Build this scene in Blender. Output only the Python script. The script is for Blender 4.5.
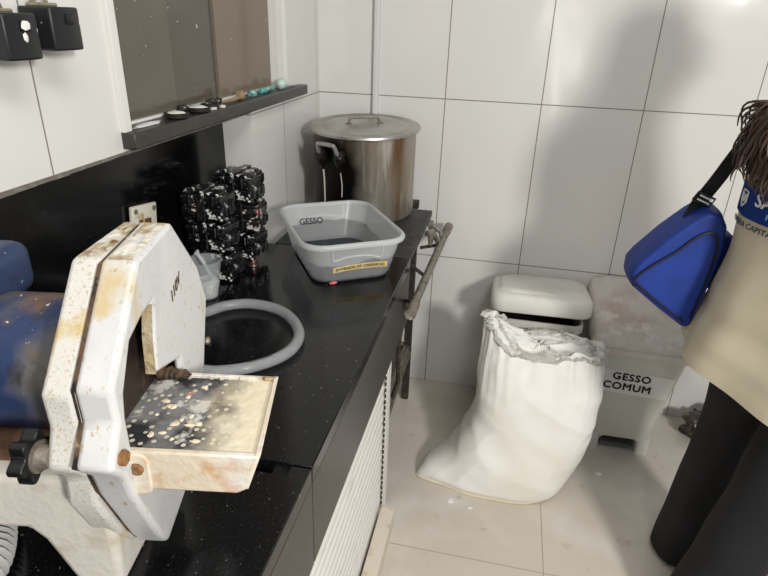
import bpy, bmesh, math, random
from mathutils import Vector, Matrix, noise
for o in list(bpy.data.objects): bpy.data.objects.remove(o)
S = bpy.context.scene
C = S.collection
random.seed(7)
R = math.radians
pi = math.pi

# ------------------------------------------------------------------ camera, world, lights, exposure
cd = bpy.data.cameras.new('camera'); cam = bpy.data.objects.new('camera', cd); C.objects.link(cam)
cr, cu, cf = Vector((.97721, .20995, .03142)), Vector((-.11641, .40619, .90634)), Vector((-.17753, .88934, -.42138))
M = Matrix((cr, cu, -cf)).transposed().to_4x4(); M.translation = Vector((.69975, -2.15894, 1.44348))
cam.matrix_world = M
cd.sensor_fit = 'HORIZONTAL'; cd.sensor_width = 36; cd.lens = 579.83 * 36 / 768
cd.clip_start = .02
S.camera = cam
W = bpy.data.worlds.new('world'); S.world = W; W.use_nodes = True
bg = W.node_tree.nodes['Background']; bg.inputs[0].default_value = (.84, .91, 1, 1); bg.inputs[1].default_value = .27

def area(name, loc, target, size, energy, color, sy=None):
    l = bpy.data.lights.new(name, 'AREA'); l.energy = energy; l.color = color; l.size = size
    if sy: l.shape = 'RECTANGLE'; l.size_y = sy
    o = bpy.data.objects.new(name, l); C.objects.link(o); o.location = loc
    o.rotation_euler = (Vector(target) - Vector(loc)).to_track_quat('-Z', 'Y').to_euler()
    return o
area('window_daylight', (2.15, -3.1, 1.92), (1.0, -.4, .7), .30, 56, (1, .985, .96), .36)
area('doorway_daylight', (1.06, -3.3, 1.22), (.85, 0, 1.1), .14, 3.5, (1, .98, .93), .9)
area('ceiling_panel', (1.25, -1.95, 2.75), (.8, -1.7, 0), 1.3, 19, (1, .975, .94), .5)
S.view_settings.view_transform = 'Standard'
S.view_settings.look = 'None'; S.view_settings.gamma = 1; S.view_settings.use_curve_mapping = False
S.view_settings.exposure = 0.0

# ------------------------------------------------------------------ materials
def lin(c):
    return tuple(((v / 255) / 12.92 if v / 255 <= .04045 else ((v / 255 + .055) / 1.055) ** 2.4) for v in c) + (1,)

def mat(name, col, rough=.5, metal=0, layers=(), bump=0, bscale=40, spec=.5, trans=0, ior=1.45, stretch=None, coat=0):
    """layers: (colour, scale, lo, hi[, kind]) noise/voronoi patches mixed over the base"""
    m = bpy.data.materials.new(name); m.use_nodes = True
    nt = m.node_tree; b = nt.nodes['Principled BSDF']
    b.inputs['Roughness'].default_value = rough; b.inputs['Metallic'].default_value = metal
    b.inputs['Specular IOR Level'].default_value = spec; b.inputs['IOR'].default_value = ior
    b.inputs['Transmission Weight'].default_value = trans; b.inputs['Coat Weight'].default_value = coat
    b.inputs['Base Color'].default_value = lin(col)
    tc = nt.nodes.new('ShaderNodeTexCoord'); vec = tc.outputs['Object']
    if stretch:
        mp = nt.nodes.new('ShaderNodeMapping'); mp.inputs['Scale'].default_value = stretch
        nt.links.new(vec, mp.inputs[0]); vec = mp.outputs[0]
    prev = None
    for i, L in enumerate(layers):
        c, sc, lo, hi = L[:4]
        n = nt.nodes.new('ShaderNodeTexNoise'); n.inputs['Scale'].default_value = sc
        n.inputs['Detail'].default_value = L[4] if len(L) > 4 else 4
        n.noise_dimensions = '4D'; n.inputs['W'].default_value = i * 3.7
        nt.links.new(vec, n.inputs['Vector'])
        r = nt.nodes.new('ShaderNodeMapRange'); r.inputs['From Min'].default_value = lo; r.inputs['From Max'].default_value = hi
        nt.links.new(n.outputs[0], r.inputs[0])
        x = nt.nodes.new('ShaderNodeMix'); x.data_type = 'RGBA'
        nt.links.new(r.outputs[0], x.inputs[0])
        if prev is None: x.inputs[6].default_value = lin(col)
        else: nt.links.new(prev, x.inputs[6])
        x.inputs[7].default_value = lin(c); prev = x.outputs[2]
    if prev is not None: nt.links.new(prev, b.inputs['Base Color'])
    if bump:
        n = nt.nodes.new('ShaderNodeTexNoise'); n.inputs['Scale'].default_value = bscale; n.inputs['Detail'].default_value = 5
        nt.links.new(vec, n.inputs['Vector'])
        bp = nt.nodes.new('ShaderNodeBump'); bp.inputs['Strength'].default_value = bump; bp.inputs['Distance'].default_value = .01
        nt.links.new(n.outputs[0], bp.inputs['Height']); nt.links.new(bp.outputs[0], b.inputs['Normal'])
    return m

def nd(nt, t, op=None, a=None, b_=None):
    n = nt.nodes.new(t)
    if op: n.operation = op
    for i, v in ((0, a), (1, b_)):
        if v is None: continue
        if isinstance(v, (int, float)): n.inputs[i].default_value = v
        else: nt.links.new(v, n.inputs[i])
    return n.outputs[0]

def tile_mat(name, ax, off_u, wu, av, off_v, wv, base, grout, gw, rough, dirt=(), bump=0.0, first=None):
    m = mat(name, base, rough, layers=dirt)
    nt = m.node_tree; b = nt.nodes['Principled BSDF']
    g = nt.nodes.new('ShaderNodeNewGeometry'); sp = nt.nodes.new('ShaderNodeSeparateXYZ'); nt.links.new(g.outputs['Position'], sp.inputs[0])
    masks = []
    for a, o, w_ in ((ax, off_u, wu), (av, off_v, wv)):
        s = nd(nt, 'ShaderNodeMath', 'DIVIDE', nd(nt, 'ShaderNodeMath', 'SUBTRACT', sp.outputs[a], o - w_ / 2), w_)
        fr = nd(nt, 'ShaderNodeMath', 'FRACT', s)
        d = nd(nt, 'ShaderNodeMath', 'ABSOLUTE', nd(nt, 'ShaderNodeMath', 'SUBTRACT', fr, .5))
        masks.append(nd(nt, 'ShaderNodeMath', 'LESS_THAN', d, gw / 2 / w_))
    if first is not None: masks[0] = nd(nt, 'ShaderNodeMath', 'MULTIPLY', masks[0], nd(nt, 'ShaderNodeMath', 'GREATER_THAN', sp.outputs[ax], first))
    mk = nd(nt, 'ShaderNodeMath', 'MAXIMUM', masks[0], masks[1])
    x = nt.nodes.new('ShaderNodeMix'); x.data_type = 'RGBA'; nt.links.new(mk, x.inputs[0])
    if b.inputs['Base Color'].is_linked: nt.links.new(b.inputs['Base Color'].links[0].from_socket, x.inputs[6])
    else: x.inputs[6].default_value = lin(base)
    x.inputs[7].default_value = lin(grout); nt.links.new(x.outputs[2], b.inputs['Base Color'])
    rr = nd(nt, 'ShaderNodeMath', 'ADD', nd(nt, 'ShaderNodeMath', 'MULTIPLY', mk, .6), rough); nt.links.new(rr, b.inputs['Roughness'])
    if bump:
        n = nt.nodes.new('ShaderNodeTexNoise'); n.inputs['Scale'].default_value = 5; n.inputs['Detail'].default_value = 1
        nt.links.new(g.outputs['Position'], n.inputs['Vector'])
        bp = nt.nodes.new('ShaderNodeBump'); bp.inputs['Strength'].default_value = bump; bp.inputs['Distance'].default_value = .02
        nt.links.new(n.outputs[0], bp.inputs['Height']); nt.links.new(bp.outputs[0], b.inputs['Normal'])
    return m

def clear(name, col, alpha, rough=.25, low=None):
    """milky see-through plastic; low=(z, alpha below) for a wet clear zone"""
    m = mat(name, col, rough); nt = m.node_tree; b = nt.nodes['Principled BSDF']; out = nt.nodes['Material Output']
    t = nt.nodes.new('ShaderNodeBsdfTransparent'); t.inputs[0].default_value = (.95, .96, .97, 1)
    x = nt.nodes.new('ShaderNodeMixShader'); x.inputs[0].default_value = alpha
    tl = nt.nodes.new('ShaderNodeBsdfTranslucent'); tl.inputs[0].default_value = lin(col)
    y = nt.nodes.new('ShaderNodeMixShader'); y.inputs[0].default_value = .4
    nt.links.new(b.outputs[0], y.inputs[1]); nt.links.new(tl.outputs[0], y.inputs[2])
    nt.links.new(t.outputs[0], x.inputs[1]); nt.links.new(y.outputs[0], x.inputs[2]); nt.links.new(x.outputs[0], out.inputs[0])
    if low:
        tc = nt.nodes.new('ShaderNodeTexCoord'); sp = nt.nodes.new('ShaderNodeSeparateXYZ'); nt.links.new(tc.outputs['Object'], sp.inputs[0])
        n = nt.nodes.new('ShaderNodeTexNoise'); n.inputs['Scale'].default_value = 9; nt.links.new(tc.outputs['Object'], n.inputs['Vector'])
        zz = nd(nt, 'ShaderNodeMath', 'ADD', sp.outputs[2], nd(nt, 'ShaderNodeMath', 'MULTIPLY', n.outputs[0], -.05))
        r = nt.nodes.new('ShaderNodeMapRange'); r.inputs[1].default_value = low[0] - .002; r.inputs[2].default_value = low[0] + .002
        r.inputs[3].default_value = low[1]; r.inputs[4].default_value = alpha
        nt.links.new(zz, r.inputs[0]); nt.links.new(r.outputs[0], x.inputs[0])
    return m

MT = {}
MT['tileB'] = tile_mat('white wall tile', 0, .4674, .335, 2, .589, .601, (222, 220, 215), (128, 122, 114), .0034, .13, bump=.25, first=.3)
MT['tileL'] = tile_mat('white side wall tile', 1, -.369, .335, 2, .589, .601, (222, 220, 214), (140, 130, 118), .0032, .16, dirt=(((196, 180, 150), 14, .72, .8),), bump=.2)
MT['floor'] = tile_mat('beige floor tile', 0, .949, .9, 1, -.903, .9, (204, 195, 182), (166, 152, 136), .003, .24,
                       dirt=(((218, 212, 202), 5, .48, .7), ((176, 164, 148), 17, .62, .8), ((120, 105, 90), 160, .76, .8)), bump=.05)
MT['granite'] = mat('black granite', (9, 10, 12), .15, layers=(((34, 36, 38), 300, .56, .70, 1), ((128, 126, 122), 150, .675, .72, 2)), spec=.5)
MT['granitesheen'] = mat('granite edge with painted sheen', (50, 47, 44), .34, layers=(((70, 66, 62), 60, .5, .75), ((130, 124, 116), 130, .73, .77)), spec=.7)  # black granite again; grey brown sheen of bright light is in the colour
MT['graniteback'] = mat('backsplash granite', (8, 8, 9), .13, layers=(((48, 49, 50), 300, .69, .74, 1), ((120, 118, 112), 70, .77, .79)), spec=.4)
MT['plate'] = mat('stove plate', (44, 45, 47), .5, layers=(((90, 90, 90), 40, .55, .75), ((20, 20, 20), 18, .55, .7)))
MT['mortar'] = mat('grey mortar', (112, 106, 98), .9, layers=(((150, 142, 130), 50, .5, .7),))
MT['cream'] = mat('cream plinth', (214, 204, 186), .55, layers=(((170, 152, 124), 20, .55, .8),))
MT['panel'] = mat('white slat panel', (228, 225, 218), .45, layers=(((196, 190, 178), 12, .6, .8),))
MT['winframe'] = mat('white window frame', (226, 224, 218), .4)
MT['glass'] = mat('smoked window glass', (112, 104, 92), .12, layers=(((96, 90, 80), 2.2, .35, .65), ((205, 200, 190), 70, .73, .77, 1)), spec=.5)
MT['glass1'] = mat('smoked window glass dark', (96, 88, 78), .12, layers=(((88, 82, 72), 2.2, .35, .65), ((205, 200, 190), 60, .72, .76, 1)), spec=.5)
MT['glass2'] = mat('smoked window glass brown', (124, 110, 94), .12, layers=(((205, 200, 190), 70, .74, .77, 1),), spec=.5)
MT['steel'] = mat('stained aluminium', (170, 162, 150), .45, .6, layers=(((124, 96, 66), 9, .45, .60), ((70, 54, 40), 17, .56, .68), ((206, 200, 190), 20, .56, .64)), stretch=(1, 1, .10), bump=.12, bscale=20)
MT['lid'] = mat('brushed aluminium lid', (186, 184, 180), .38, .85, layers=(((146, 140, 130), 9, .45, .75),))
MT['burnt'] = mat('burnt black residue', (16, 14, 13), .35, layers=(((60, 48, 38), 40, .6, .75),), bump=.5, bscale=60)
MT['wax'] = mat('dried plaster drip', (196, 190, 176), .7)
MT['tub'] = clear('milky plastic', (240, 241, 240), .46, .25, low=(.028, .22))
MT['tubrim'] = clear('milky plastic rim', (242, 243, 242), .62, .22)
MT['cup'] = clear('clear cup plastic', (225, 228, 228), .3, .15)
MT['hose'] = clear('clear braided hose', (196, 198, 198), .62, .22)
MT['water'] = mat('shallow water', (70, 82, 88), .06, trans=.6, ior=1.33)
MT['strip'] = mat('yellow tape', (222, 196, 128), .6, layers=(((240, 222, 170), 30, .5, .7),))
MT['ink'] = mat('black ink', (24, 22, 22), .6)
MT['plaster'] = mat('white plaster', (234, 232, 226), .85, bump=.4, bscale=60)
MT['flask'] = mat('black flask metal', (13, 13, 15), .22, .0, layers=(((222, 220, 216), 62, .60, .625, 5), ((46, 44, 44), 26, .55, .7)), bump=.35, bscale=60, spec=.8)
MT['flaskred'] = mat('black flask with red wax', (16, 14, 15), .26, 0, layers=(((196, 188, 182), 55, .585, .615, 5), ((140, 62, 62), 34, .63, .66)), bump=.35, bscale=60, spec=.8)
MT['silver'] = mat('silver cap', (196, 178, 168), .3, .8, layers=(((120, 80, 76), 40, .5, .6),))
MT['enamel'] = mat('dirty white enamel', (214, 213, 210), .36, layers=(((198, 198, 199), 14, .48, .68), ((202, 182, 142), 18, .60, .72), ((186, 164, 120), 170, .60, .70), ((92, 74, 54), 120, .72, .76)), bump=.04, bscale=120, stretch=(1, 1, .45))
MT['enamelrear'] = mat('pitted white enamel', (214, 210, 202), .4, layers=(((206, 182, 128), 16, .60, .68), ((186, 168, 132), 330, .55, .68), ((90, 72, 54), 170, .75, .79)), bump=.10, bscale=260)
MT['stain'] = mat('brown dried plaster crust', (178, 160, 126), .85, layers=(((222, 216, 204), 22, .5, .62), ((122, 88, 54), 48, .56, .68), ((84, 60, 40), 130, .62, .72)), bump=.6, bscale=90)
MT['rust'] = mat('rusty grime', (120, 92, 62), .8, layers=(((180, 120, 60), 50, .5, .65), ((70, 50, 38), 40, .55, .7), ((214, 206, 190), 34, .62, .68)), bump=.5, bscale=90)
MT['rustlight'] = mat('rust washed enamel', (220, 206, 182), .5, layers=(((196, 134, 62), 24, .55, .68), ((230, 226, 220), 18, .5, .7), ((110, 80, 56), 100, .7, .76)), bump=.2, bscale=100)
MT['seam'] = mat('seam grime', (96, 74, 54), .9, layers=(((30, 28, 28), 40, .45, .6), ((170, 150, 116), 60, .6, .72)), bump=.5, bscale=100)
MT['wheelbrown'] = mat('dark brown wheel', (52, 40, 33), .5, layers=(((24, 18, 16), 20, .5, .7), ((110, 84, 60), 50, .62, .72)), bump=.4)  # mottled dark brown for the wheel behind the opening
MT['motor'] = mat('blue motor paint', (40, 56, 88), .4, layers=(((60, 46, 38), 11, .56, .66), ((26, 32, 52), 18, .5, .7), ((196, 196, 196), 150, .69, .73, 2)), bump=.15, bscale=50)
MT['motorgrey'] = mat('worn grey blue motor bell', (38, 54, 90), .42, layers=(((104, 100, 94), 6, .43, .53), ((104, 78, 62), 12, .60, .68), ((44, 42, 44), 26, .58, .7), ((214, 212, 208), 140, .69, .73, 2)), bump=.2, bscale=60, stretch=(1, 1, .7))
MT['basecast'] = mat('cream cast base', (222, 216, 204), .45, layers=(((190, 176, 148), 16, .55, .75), ((120, 98, 74), 110, .72, .77)), bump=.15, bscale=90)
MT['black'] = mat('black plastic', (17, 17, 18), .4, layers=(((150, 148, 145), 60, .75, .78),))
MT['blackbox'] = mat('matte black box', (29, 30, 32), .42, layers=(((205, 205, 205), 62, .745, .77, 1),))
MT['brass'] = mat('tarnished metal clip', (168, 158, 136), .35, .8)
MT['galv'] = mat('dirty galvanised pipe', (138, 130, 118), .5, .5, layers=(((92, 80, 66), 40, .5, .7), ((190, 184, 172), 60, .6, .7)), bump=.3, bscale=80)
MT['dark'] = mat('dark painted steel', (46, 43, 40), .55, layers=(((104, 80, 56), 30, .55, .7),))
MT['pvc'] = mat('white conduit', (212, 212, 210), .35)
MT['sack'] = mat('white woven sack', (238, 236, 230), .62, layers=(((226, 220, 206), 4, .5, .75),), bump=.12, bscale=240)
MT['bin'] = mat('grey white bin plastic', (206, 205, 196), .42, layers=(((192, 186, 174), 8, .5, .8),))
MT['binlid'] = mat('ivory bin lid plastic', (222, 220, 211), .4, layers=(((206, 198, 182), 9, .55, .8),))
MT['cover'] = mat('plaster dusted sheet', (212, 204, 196), .9, layers=(((192, 176, 166), 9, .45, .7), ((226, 221, 214), 22, .55, .7)), bump=.45, bscale=30)
MT['paper'] = mat('white paper', (226, 225, 222), .6)
MT['bluebag'] = mat('royal blue nylon', (17, 50, 134), .6, layers=(((13, 40, 110), 8, .45, .7),), bump=.3, bscale=12)
MT['piping'] = mat('navy piping', (10, 16, 42), .5)
MT['webbing'] = mat('black webbing', (16, 16, 18), .7, bump=.2, bscale=300)
MT['coat'] = mat('cream canvas coat', (200, 190, 166), .85, layers=(((186, 175, 150), 6, .45, .7),), bump=.06, bscale=14)
MT['band'] = mat('blue printed band', (28, 72, 160), .7)
MT['print'] = mat('white print', (222, 224, 228), .7)
MT['navy'] = mat('navy print', (40, 48, 80), .7)
MT['lightblue'] = mat('light blue print', (120, 170, 214), .7)
MT['trousers'] = mat('black trousers', (18, 18, 21), .85, layers=(((26, 26, 30), 6, .45, .7),), bump=.15, bscale=60)
MT['shoe'] = mat('dark shoe', (44, 42, 42), .6)
MT['sole'] = mat('grey shoe sole', (150, 146, 140), .7)
MT['skin'] = mat('skin', (198, 150, 120), .5)
MT['hair'] = mat('brown hair', (62, 46, 38), .45, layers=(((110, 88, 74), 30, .5, .75),), stretch=(1, 1, .08), spec=.4)
MT['eye'] = mat('eye white', (232, 230, 226), .25)
MT['lip'] = mat('lips', (164, 92, 88), .45)
MT['camo'] = mat('dark crumpled plastic bag', (58, 52, 44), .28, layers=(((128, 116, 90), 26, .52, .62), ((24, 22, 20), 22, .5, .62)), bump=.9, bscale=26)
MT['teal'] = mat('teal plastic', (98, 172, 164), .4, layers=(((210, 214, 208), 60, .6, .68),))
MT['mint'] = mat('mint plastic', (196, 220, 208), .35)
MT['dishdark'] = mat('dark rubber dish', (38, 34, 30), .5, layers=(((190, 184, 170), 60, .66, .7),))
MT['tan'] = mat('tan wood', (150, 128, 96), .6)
MT['corr'] = mat('grey corrugated hose', (176, 174, 170), .5)
MT['tray'] = None
def tray_mat():
    m = mat('plaster caked tray', (128, 127, 126), .5, layers=(((50, 50, 53), 22, .48, .60), ((206, 202, 194), 44, .55, .62), ((206, 110, 92), 40, .71, .74)), bump=.25, bscale=70)
    nt = m.node_tree; b = nt.nodes['Principled BSDF']; src = b.inputs['Base Color'].links[0].from_socket
    tc = nt.nodes.new('ShaderNodeTexCoord'); sp = nt.nodes.new('ShaderNodeSeparateXYZ'); nt.links.new(tc.outputs['Object'], sp.inputs[0])
    v = nt.nodes.new('ShaderNodeTexVoronoi'); v.inputs['Scale'].default_value = 84; v.inputs['Randomness'].default_value = .55
    nt.links.new(tc.outputs['Object'], v.inputs['Vector'])
    dots = nd(nt, 'ShaderNodeMath', 'LESS_THAN', v.outputs['Distance'], .23)
    x0 = nt.nodes.new('ShaderNodeMix'); x0.data_type = 'RGBA'; nt.links.new(dots, x0.inputs[0]); nt.links.new(src, x0.inputs[6]); x0.inputs[7].default_value = lin((206, 198, 176))
    n = nt.nodes.new('ShaderNodeTexNoise'); n.inputs['Scale'].default_value = 26; n.inputs['Detail'].default_value = 6; nt.links.new(tc.outputs['Object'], n.inputs['Vector'])
    s = nd(nt, 'ShaderNodeMath', 'ADD', sp.outputs[0], nd(nt, 'ShaderNodeMath', 'MULTIPLY', nd(nt, 'ShaderNodeMath', 'SUBTRACT', n.outputs[0], .5), .09))
    r = nt.nodes.new('ShaderNodeMapRange'); r.inputs[1].default_value = .052; r.inputs[2].default_value = .092; nt.links.new(s, r.inputs[0])
    n2 = nt.nodes.new('ShaderNodeTexNoise'); n2.inputs['Scale'].default_value = 30; nt.links.new(tc.outputs['Object'], n2.inputs['Vector'])
    cr_ = nt.nodes.new('ShaderNodeMix'); cr_.data_type = 'RGBA'; cr_.inputs[6].default_value = lin((236, 227, 202)); cr_.inputs[7].default_value = lin((224, 208, 172)); nt.links.new(n2.outputs[0], cr_.inputs[0])
    x1 = nt.nodes.new('ShaderNodeMix'); x1.data_type = 'RGBA'; nt.links.new(r.outputs[0], x1.inputs[0]); nt.links.new(x0.outputs[2], x1.inputs[6]); nt.links.new(cr_.outputs[2], x1.inputs[7])
    nt.links.new(x1.outputs[2], b.inputs['Base Color'])
    return m
MT['tray'] = tray_mat()
def pot_mat():
    m = MT['steel']; nt = m.node_tree; b = nt.nodes['Principled BSDF']; src = b.inputs['Base Color'].links[0].from_socket
    tc = nt.nodes.new('ShaderNodeTexCoord'); sp = nt.nodes.new('ShaderNodeSeparateXYZ'); nt.links.new(tc.outputs['Object'], sp.inputs[0])
    # soot burnt on around and under the handle that faces the room (local -x-y side)
    n = nt.nodes.new('ShaderNodeTexNoise'); n.inputs['Scale'].default_value = 14; n.inputs['Detail'].default_value = 5; nt.links.new(tc.outputs['Object'], n.inputs['Vector'])
    g = nt.nodes.new('ShaderNodeVectorMath'); g.operation = 'DISTANCE'; g.inputs[1].default_value = (-.085, -.155, .10)
    mp = nt.nodes.new('ShaderNodeMapping'); mp.inputs['Scale'].default_value = (1, 1, .62); nt.links.new(tc.outputs['Object'], mp.inputs[0])
    g.inputs[1].default_value = (-.085, -.155, .080)
    nt.links.new(mp.outputs[0], g.inputs[0])
    s = nd(nt, 'ShaderNodeMath', 'ADD', g.outputs['Value'], nd(nt, 'ShaderNodeMath', 'MULTIPLY', n.outputs[0], .06))
    r = nt.nodes.new('ShaderNodeMapRange'); r.inputs[1].default_value = .185; r.inputs[2].default_value = .12; nt.links.new(s, r.inputs[0])
    x = nt.nodes.new('ShaderNodeMix'); x.data_type = 'RGBA'; nt.links.new(r.outputs[0], x.inputs[0]); nt.links.new(src, x.inputs[6]); x.inputs[7].default_value = lin((20, 18, 17))
    nt.links.new(x.outputs[2], b.inputs['Base Color'])
pot_mat()

# ------------------------------------------------------------------ mesh helpers
def obj(name, bm, m, parent=None, smooth=True, bevel=0, seg=2, ang=35, sub=0):
    bmesh.ops.recalc_face_normals(bm, faces=bm.faces)
    me = bpy.data.meshes.new(name); bm.to_mesh(me); bm.free()
    for mm in (m if isinstance(m, (list, tuple)) else [m]): me.materials.append(mm)
    o = bpy.data.objects.new(name, me); C.objects.link(o)
    if smooth:
        me.polygons.foreach_set('use_smooth', [True] * len(me.polygons)); me.set_sharp_from_angle(angle=R(ang))
    if parent is not None: o.parent = parent
    if bevel:
        d = o.modifiers.new('bevel', 'BEVEL'); d.width = bevel; d.segments = seg; d.limit_method = 'ANGLE'; d.angle_limit = R(30); d.harden_normals = False
    if sub:
        d = o.modifiers.new('sub', 'SUBSURF'); d.levels = sub; d.render_levels = sub
    return o

def thing(name, label, cat, loc=(0, 0, 0), rz=0, group=None):
    o = bpy.data.objects.new(name, None); C.objects.link(o); o.empty_display_size = .05
    o.location = loc; o.rotation_euler = (0, 0, rz)
    return tag(o, label, cat, group)
def tag(o, label, cat, group=None):
    o['label'] = label; o['category'] = cat
    if group: o['group'] = group
    return o
def struct(o): o['kind'] = 'structure'; return o
def move(o, loc, rz=0): o.location = loc; o.rotation_euler = (0, 0, rz); return o

def box(bm, lo, hi, mtx=None):
    v = [bm.verts.new((x, y, z)) for x in (lo[0], hi[0]) for y in (lo[1], hi[1]) for z in (lo[2], hi[2])]
    for f in ((0, 1, 3, 2), (4, 6, 7, 5), (0, 4, 5, 1), (2, 3, 7, 6), (0, 2, 6, 4), (1, 5, 7, 3)): bm.faces.new([v[i] for i in f])
    if mtx: bmesh.ops.transform(bm, matrix=mtx, verts=v)
    return v
def B(*args):
    bm = bmesh.new()
    for lo, hi in args: box(bm, lo, hi)
    return bm

def tube(bm, pts, r, n=10, caps=True, closed=False):
    pts = [Vector(p) for p in pts]; rings = []
    rad = r if isinstance(r, (list, tuple)) else [r] * len(pts)
    up = None
    for i, p in enumerate(pts):
        a = pts[max(i - 1, 0)]; c = pts[min(i + 1, len(pts) - 1)]; t = (c - a).normalized()
        if up is None: up = t.orthogonal().normalized()
        u = (up - t * up.dot(t)).normalized(); w_ = t.cross(u); up = u
        rings.append([bm.verts.new(p + (u * math.cos(k * 2 * pi / n) + w_ * math.sin(k * 2 * pi / n)) * rad[i]) for k in range(n)])
    for A, D in zip(rings, rings[1:]):
        for k in range(n): bm.faces.new((A[k], A[(k + 1) % n], D[(k + 1) % n], D[k]))
    if caps: bm.faces.new(rings[0][::-1]); bm.faces.new(rings[-1])
    return bm
def spline(pts, k=8):
    P = [Vector(p) for p in pts]; out = []
    for i in range(len(P) - 1):
        a, b, c, d = P[max(i - 1, 0)], P[i], P[i + 1], P[min(i + 2, len(P) - 1)]
        for j in range(k):
            t = j / k
            out.append(.5 * ((2 * b) + (c - a) * t + (2 * a - 5 * b + 4 * c - d) * t * t + (3 * b - a - 3 * c + d) * t ** 3))
    out.append(P[-1]); return out
def lathe(bm, prof, n=48, ctr=(0, 0), ax='z'):
    rings = []
    def P(r, h, a):
        if ax == 'z': return (ctr[0] + r * math.cos(a), ctr[1] + r * math.sin(a), h)
        return (h, ctr[0] + r * math.cos(a), ctr[1] + r * math.sin(a))
    for r, h in prof: rings.append([bm.verts.new(P(max(r, 1e-4), h, k * 2 * pi / n)) for k in range(n)])
    for A, D in zip(rings, rings[1:]):
        for k in range(n): bm.faces.new((A[k], A[(k + 1) % n], D[(k + 1) % n], D[k]))
    bm.faces.new(rings[0][::-1]); bm.faces.new(rings[-1])
    return bm
def loft(bm, rings, cap0=True, cap1=True):
    V = [[bm.verts.new(p) for p in r] for r in rings]; n = len(V[0])
    for A, D in zip(V, V[1:]):
        for k in range(n): bm.faces.new((A[k], A[(k + 1) % n], D[(k + 1) % n], D[k]))
    if cap0: bm.faces.new(V[0][::-1])
    if cap1: bm.faces.new(V[-1])
    return bm
def prism(bm, poly, a, b, ax, holes=()):
    """extrude 2d poly (with holes) from a to b along axis ax; the other two axes in order"""
    def P(q, h):
        l = list(q); l.insert(ax, h); return l
    loops = [poly] + list(holes); allv = []
    for h in (a, b):
        es = []; vs = []
        for lp in loops:
            v = [bm.verts.new(P(q, h)) for q in lp]; vs.append(v)
            es += [bm.edges.new((v[i], v[(i + 1) % len(v)])) for i in range(len(v))]
        if holes: bmesh.ops.triangle_fill(bm, edges=es, use_beauty=True)
        else: bm.faces.new(vs[0])
        allv.append(vs)
    for A, D in zip(*allv):
        n = len(A)
        for i in range(n): bm.faces.new((A[i], A[(i + 1) % n], D[(i + 1) % n], D[i]))
    return bm
def rrect(cx, cy, hx, hy, r, n=6):
    out = []
    for sx, sy, a0 in ((1, 1, 0), (-1, 1, 90), (-1, -1, 180), (1, -1, 270)):
        for k in range(n + 1):
            a = R(a0 + 90 * k / n); out.append((cx + sx * (hx - r) + r * math.cos(a), cy + sy * (hy - r) + r * math.sin(a)))
    return out
def roundbox(bm, lo, hi, r=.004, seg=2):
    b2 = bmesh.new(); box(b2, lo, hi)
    bmesh.ops.bevel(b2, geom=list(b2.edges), offset=r, segments=seg, profile=.5, affect='EDGES')
    me = bpy.data.meshes.new('t'); b2.to_mesh(me); b2.free(); bm.from_mesh(me); bpy.data.meshes.remove(me)
    return bm
def roughen(bm, amp, sc, seed=0):
    for v in bm.verts:
        v.co += Vector(noise.noise_vector(v.co * sc + Vector((seed, seed * 2.1, 0)))) * amp
    return bm
def lump(bm, c, s, amp=.3, sc=40, sub=2, flat=True, seed=0):
    r = bmesh.ops.create_icosphere(bm, subdivisions=sub, radius=1)
    for v in r['verts']:
        k = 1 + amp * noise.noise(v.co * 2.1 + Vector((seed, 0, seed)))
        v.co = Vector((c[0] + v.co.x * s[0] * k, c[1] + v.co.y * s[1] * k, c[2] + max(v.co.z, -.6 if flat else -2) * s[2] * k))
    return bm
def text_bm(txt, size, f, depth=.0006, bold=0.0, spacing=1.0):
    """letters as a mesh; f maps (u, v, h) -> 3d point"""
    cu_ = bpy.data.curves.new('t', 'FONT'); cu_.body = txt; cu_.size = size; cu_.align_x = 'CENTER'; cu_.align_y = 'CENTER';  cu_.space_character = spacing
    cu_.extrude = depth / 2; cu_.resolution_u = 3
    o = bpy.data.objects.new('t', cu_); C.objects.link(o)
    dg = bpy.context.evaluated_depsgraph_get(); me = bpy.data.meshes.new_from_object(o.evaluated_get(dg))
    bpy.data.objects.remove(o); bpy.data.curves.remove(cu_)
    bm = bmesh.new()
    for dx, dy in (((0, 0),) if not bold else ((-bold, 0), (bold, 0), (0, bold), (0, -bold))):
        k0 = len(bm.verts); bm.from_mesh(me); bm.verts.ensure_lookup_table()
        for v in bm.verts[k0:]: v.co.x += dx; v.co.y += dy; v.co.z += .00003 * (dx > 0) + .00006 * (dy > 0)
    bpy.data.meshes.remove(me)
    for v in bm.verts: v.co = Vector(f(v.co.x, v.co.y, v.co.z + depth / 2))
    return bm

# ------------------------------------------------------------------ setting
ZC = .82                      # worktop height
RX = -.085                    # plane of the recessed backsplash
struct(obj('floor', B(((-.3, -4.5, -.06), (4.2, 0, 0))), MT['floor'], smooth=False))
struct(obj('wall_back', B(((-.3, 0, -.06), (4.2, .12, 3.0))), MT['tileB'], smooth=False))
wl = B(((-.3, -4.5, 0), (RX - .016, -.62, 1.2)), ((-.3, -.62, 0), (0, 0, 1.2)),
       ((-.3, -4.5, 1.2), (0, -1.19, 3.0)), ((-.3, -.325, 1.2), (0, 0, 3.0)),
       ((-.3, -1.19, 1.2), (0, -.325, 1.206)), ((-.3, -1.19, 2.3), (0, -.325, 3.0)))
struct(obj('wall_left', wl, MT['tileL'], smooth=False))
bm = bmesh.new()
n = 40
for i in range(n):            # crumbling mortar line along the lip over the backsplash, thinning towards the window
    y0, y1 = -2.7 + 1.51 * i / n, -2.7 + 1.51 * (i + 1) / n
    h = .004 + .016 * (1 - i / n) + .0015 * noise.noise((i * .7, 0, 0))
    box(bm, (-.004, y0, 1.2 - h), (.0025, y1, 1.2005))
box(bm, (-.004, -1.19, 1.1955), (.0025, -.62, 1.2005))
struct(obj('trim_1', bm, MT['mortar'], smooth=False))
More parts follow.
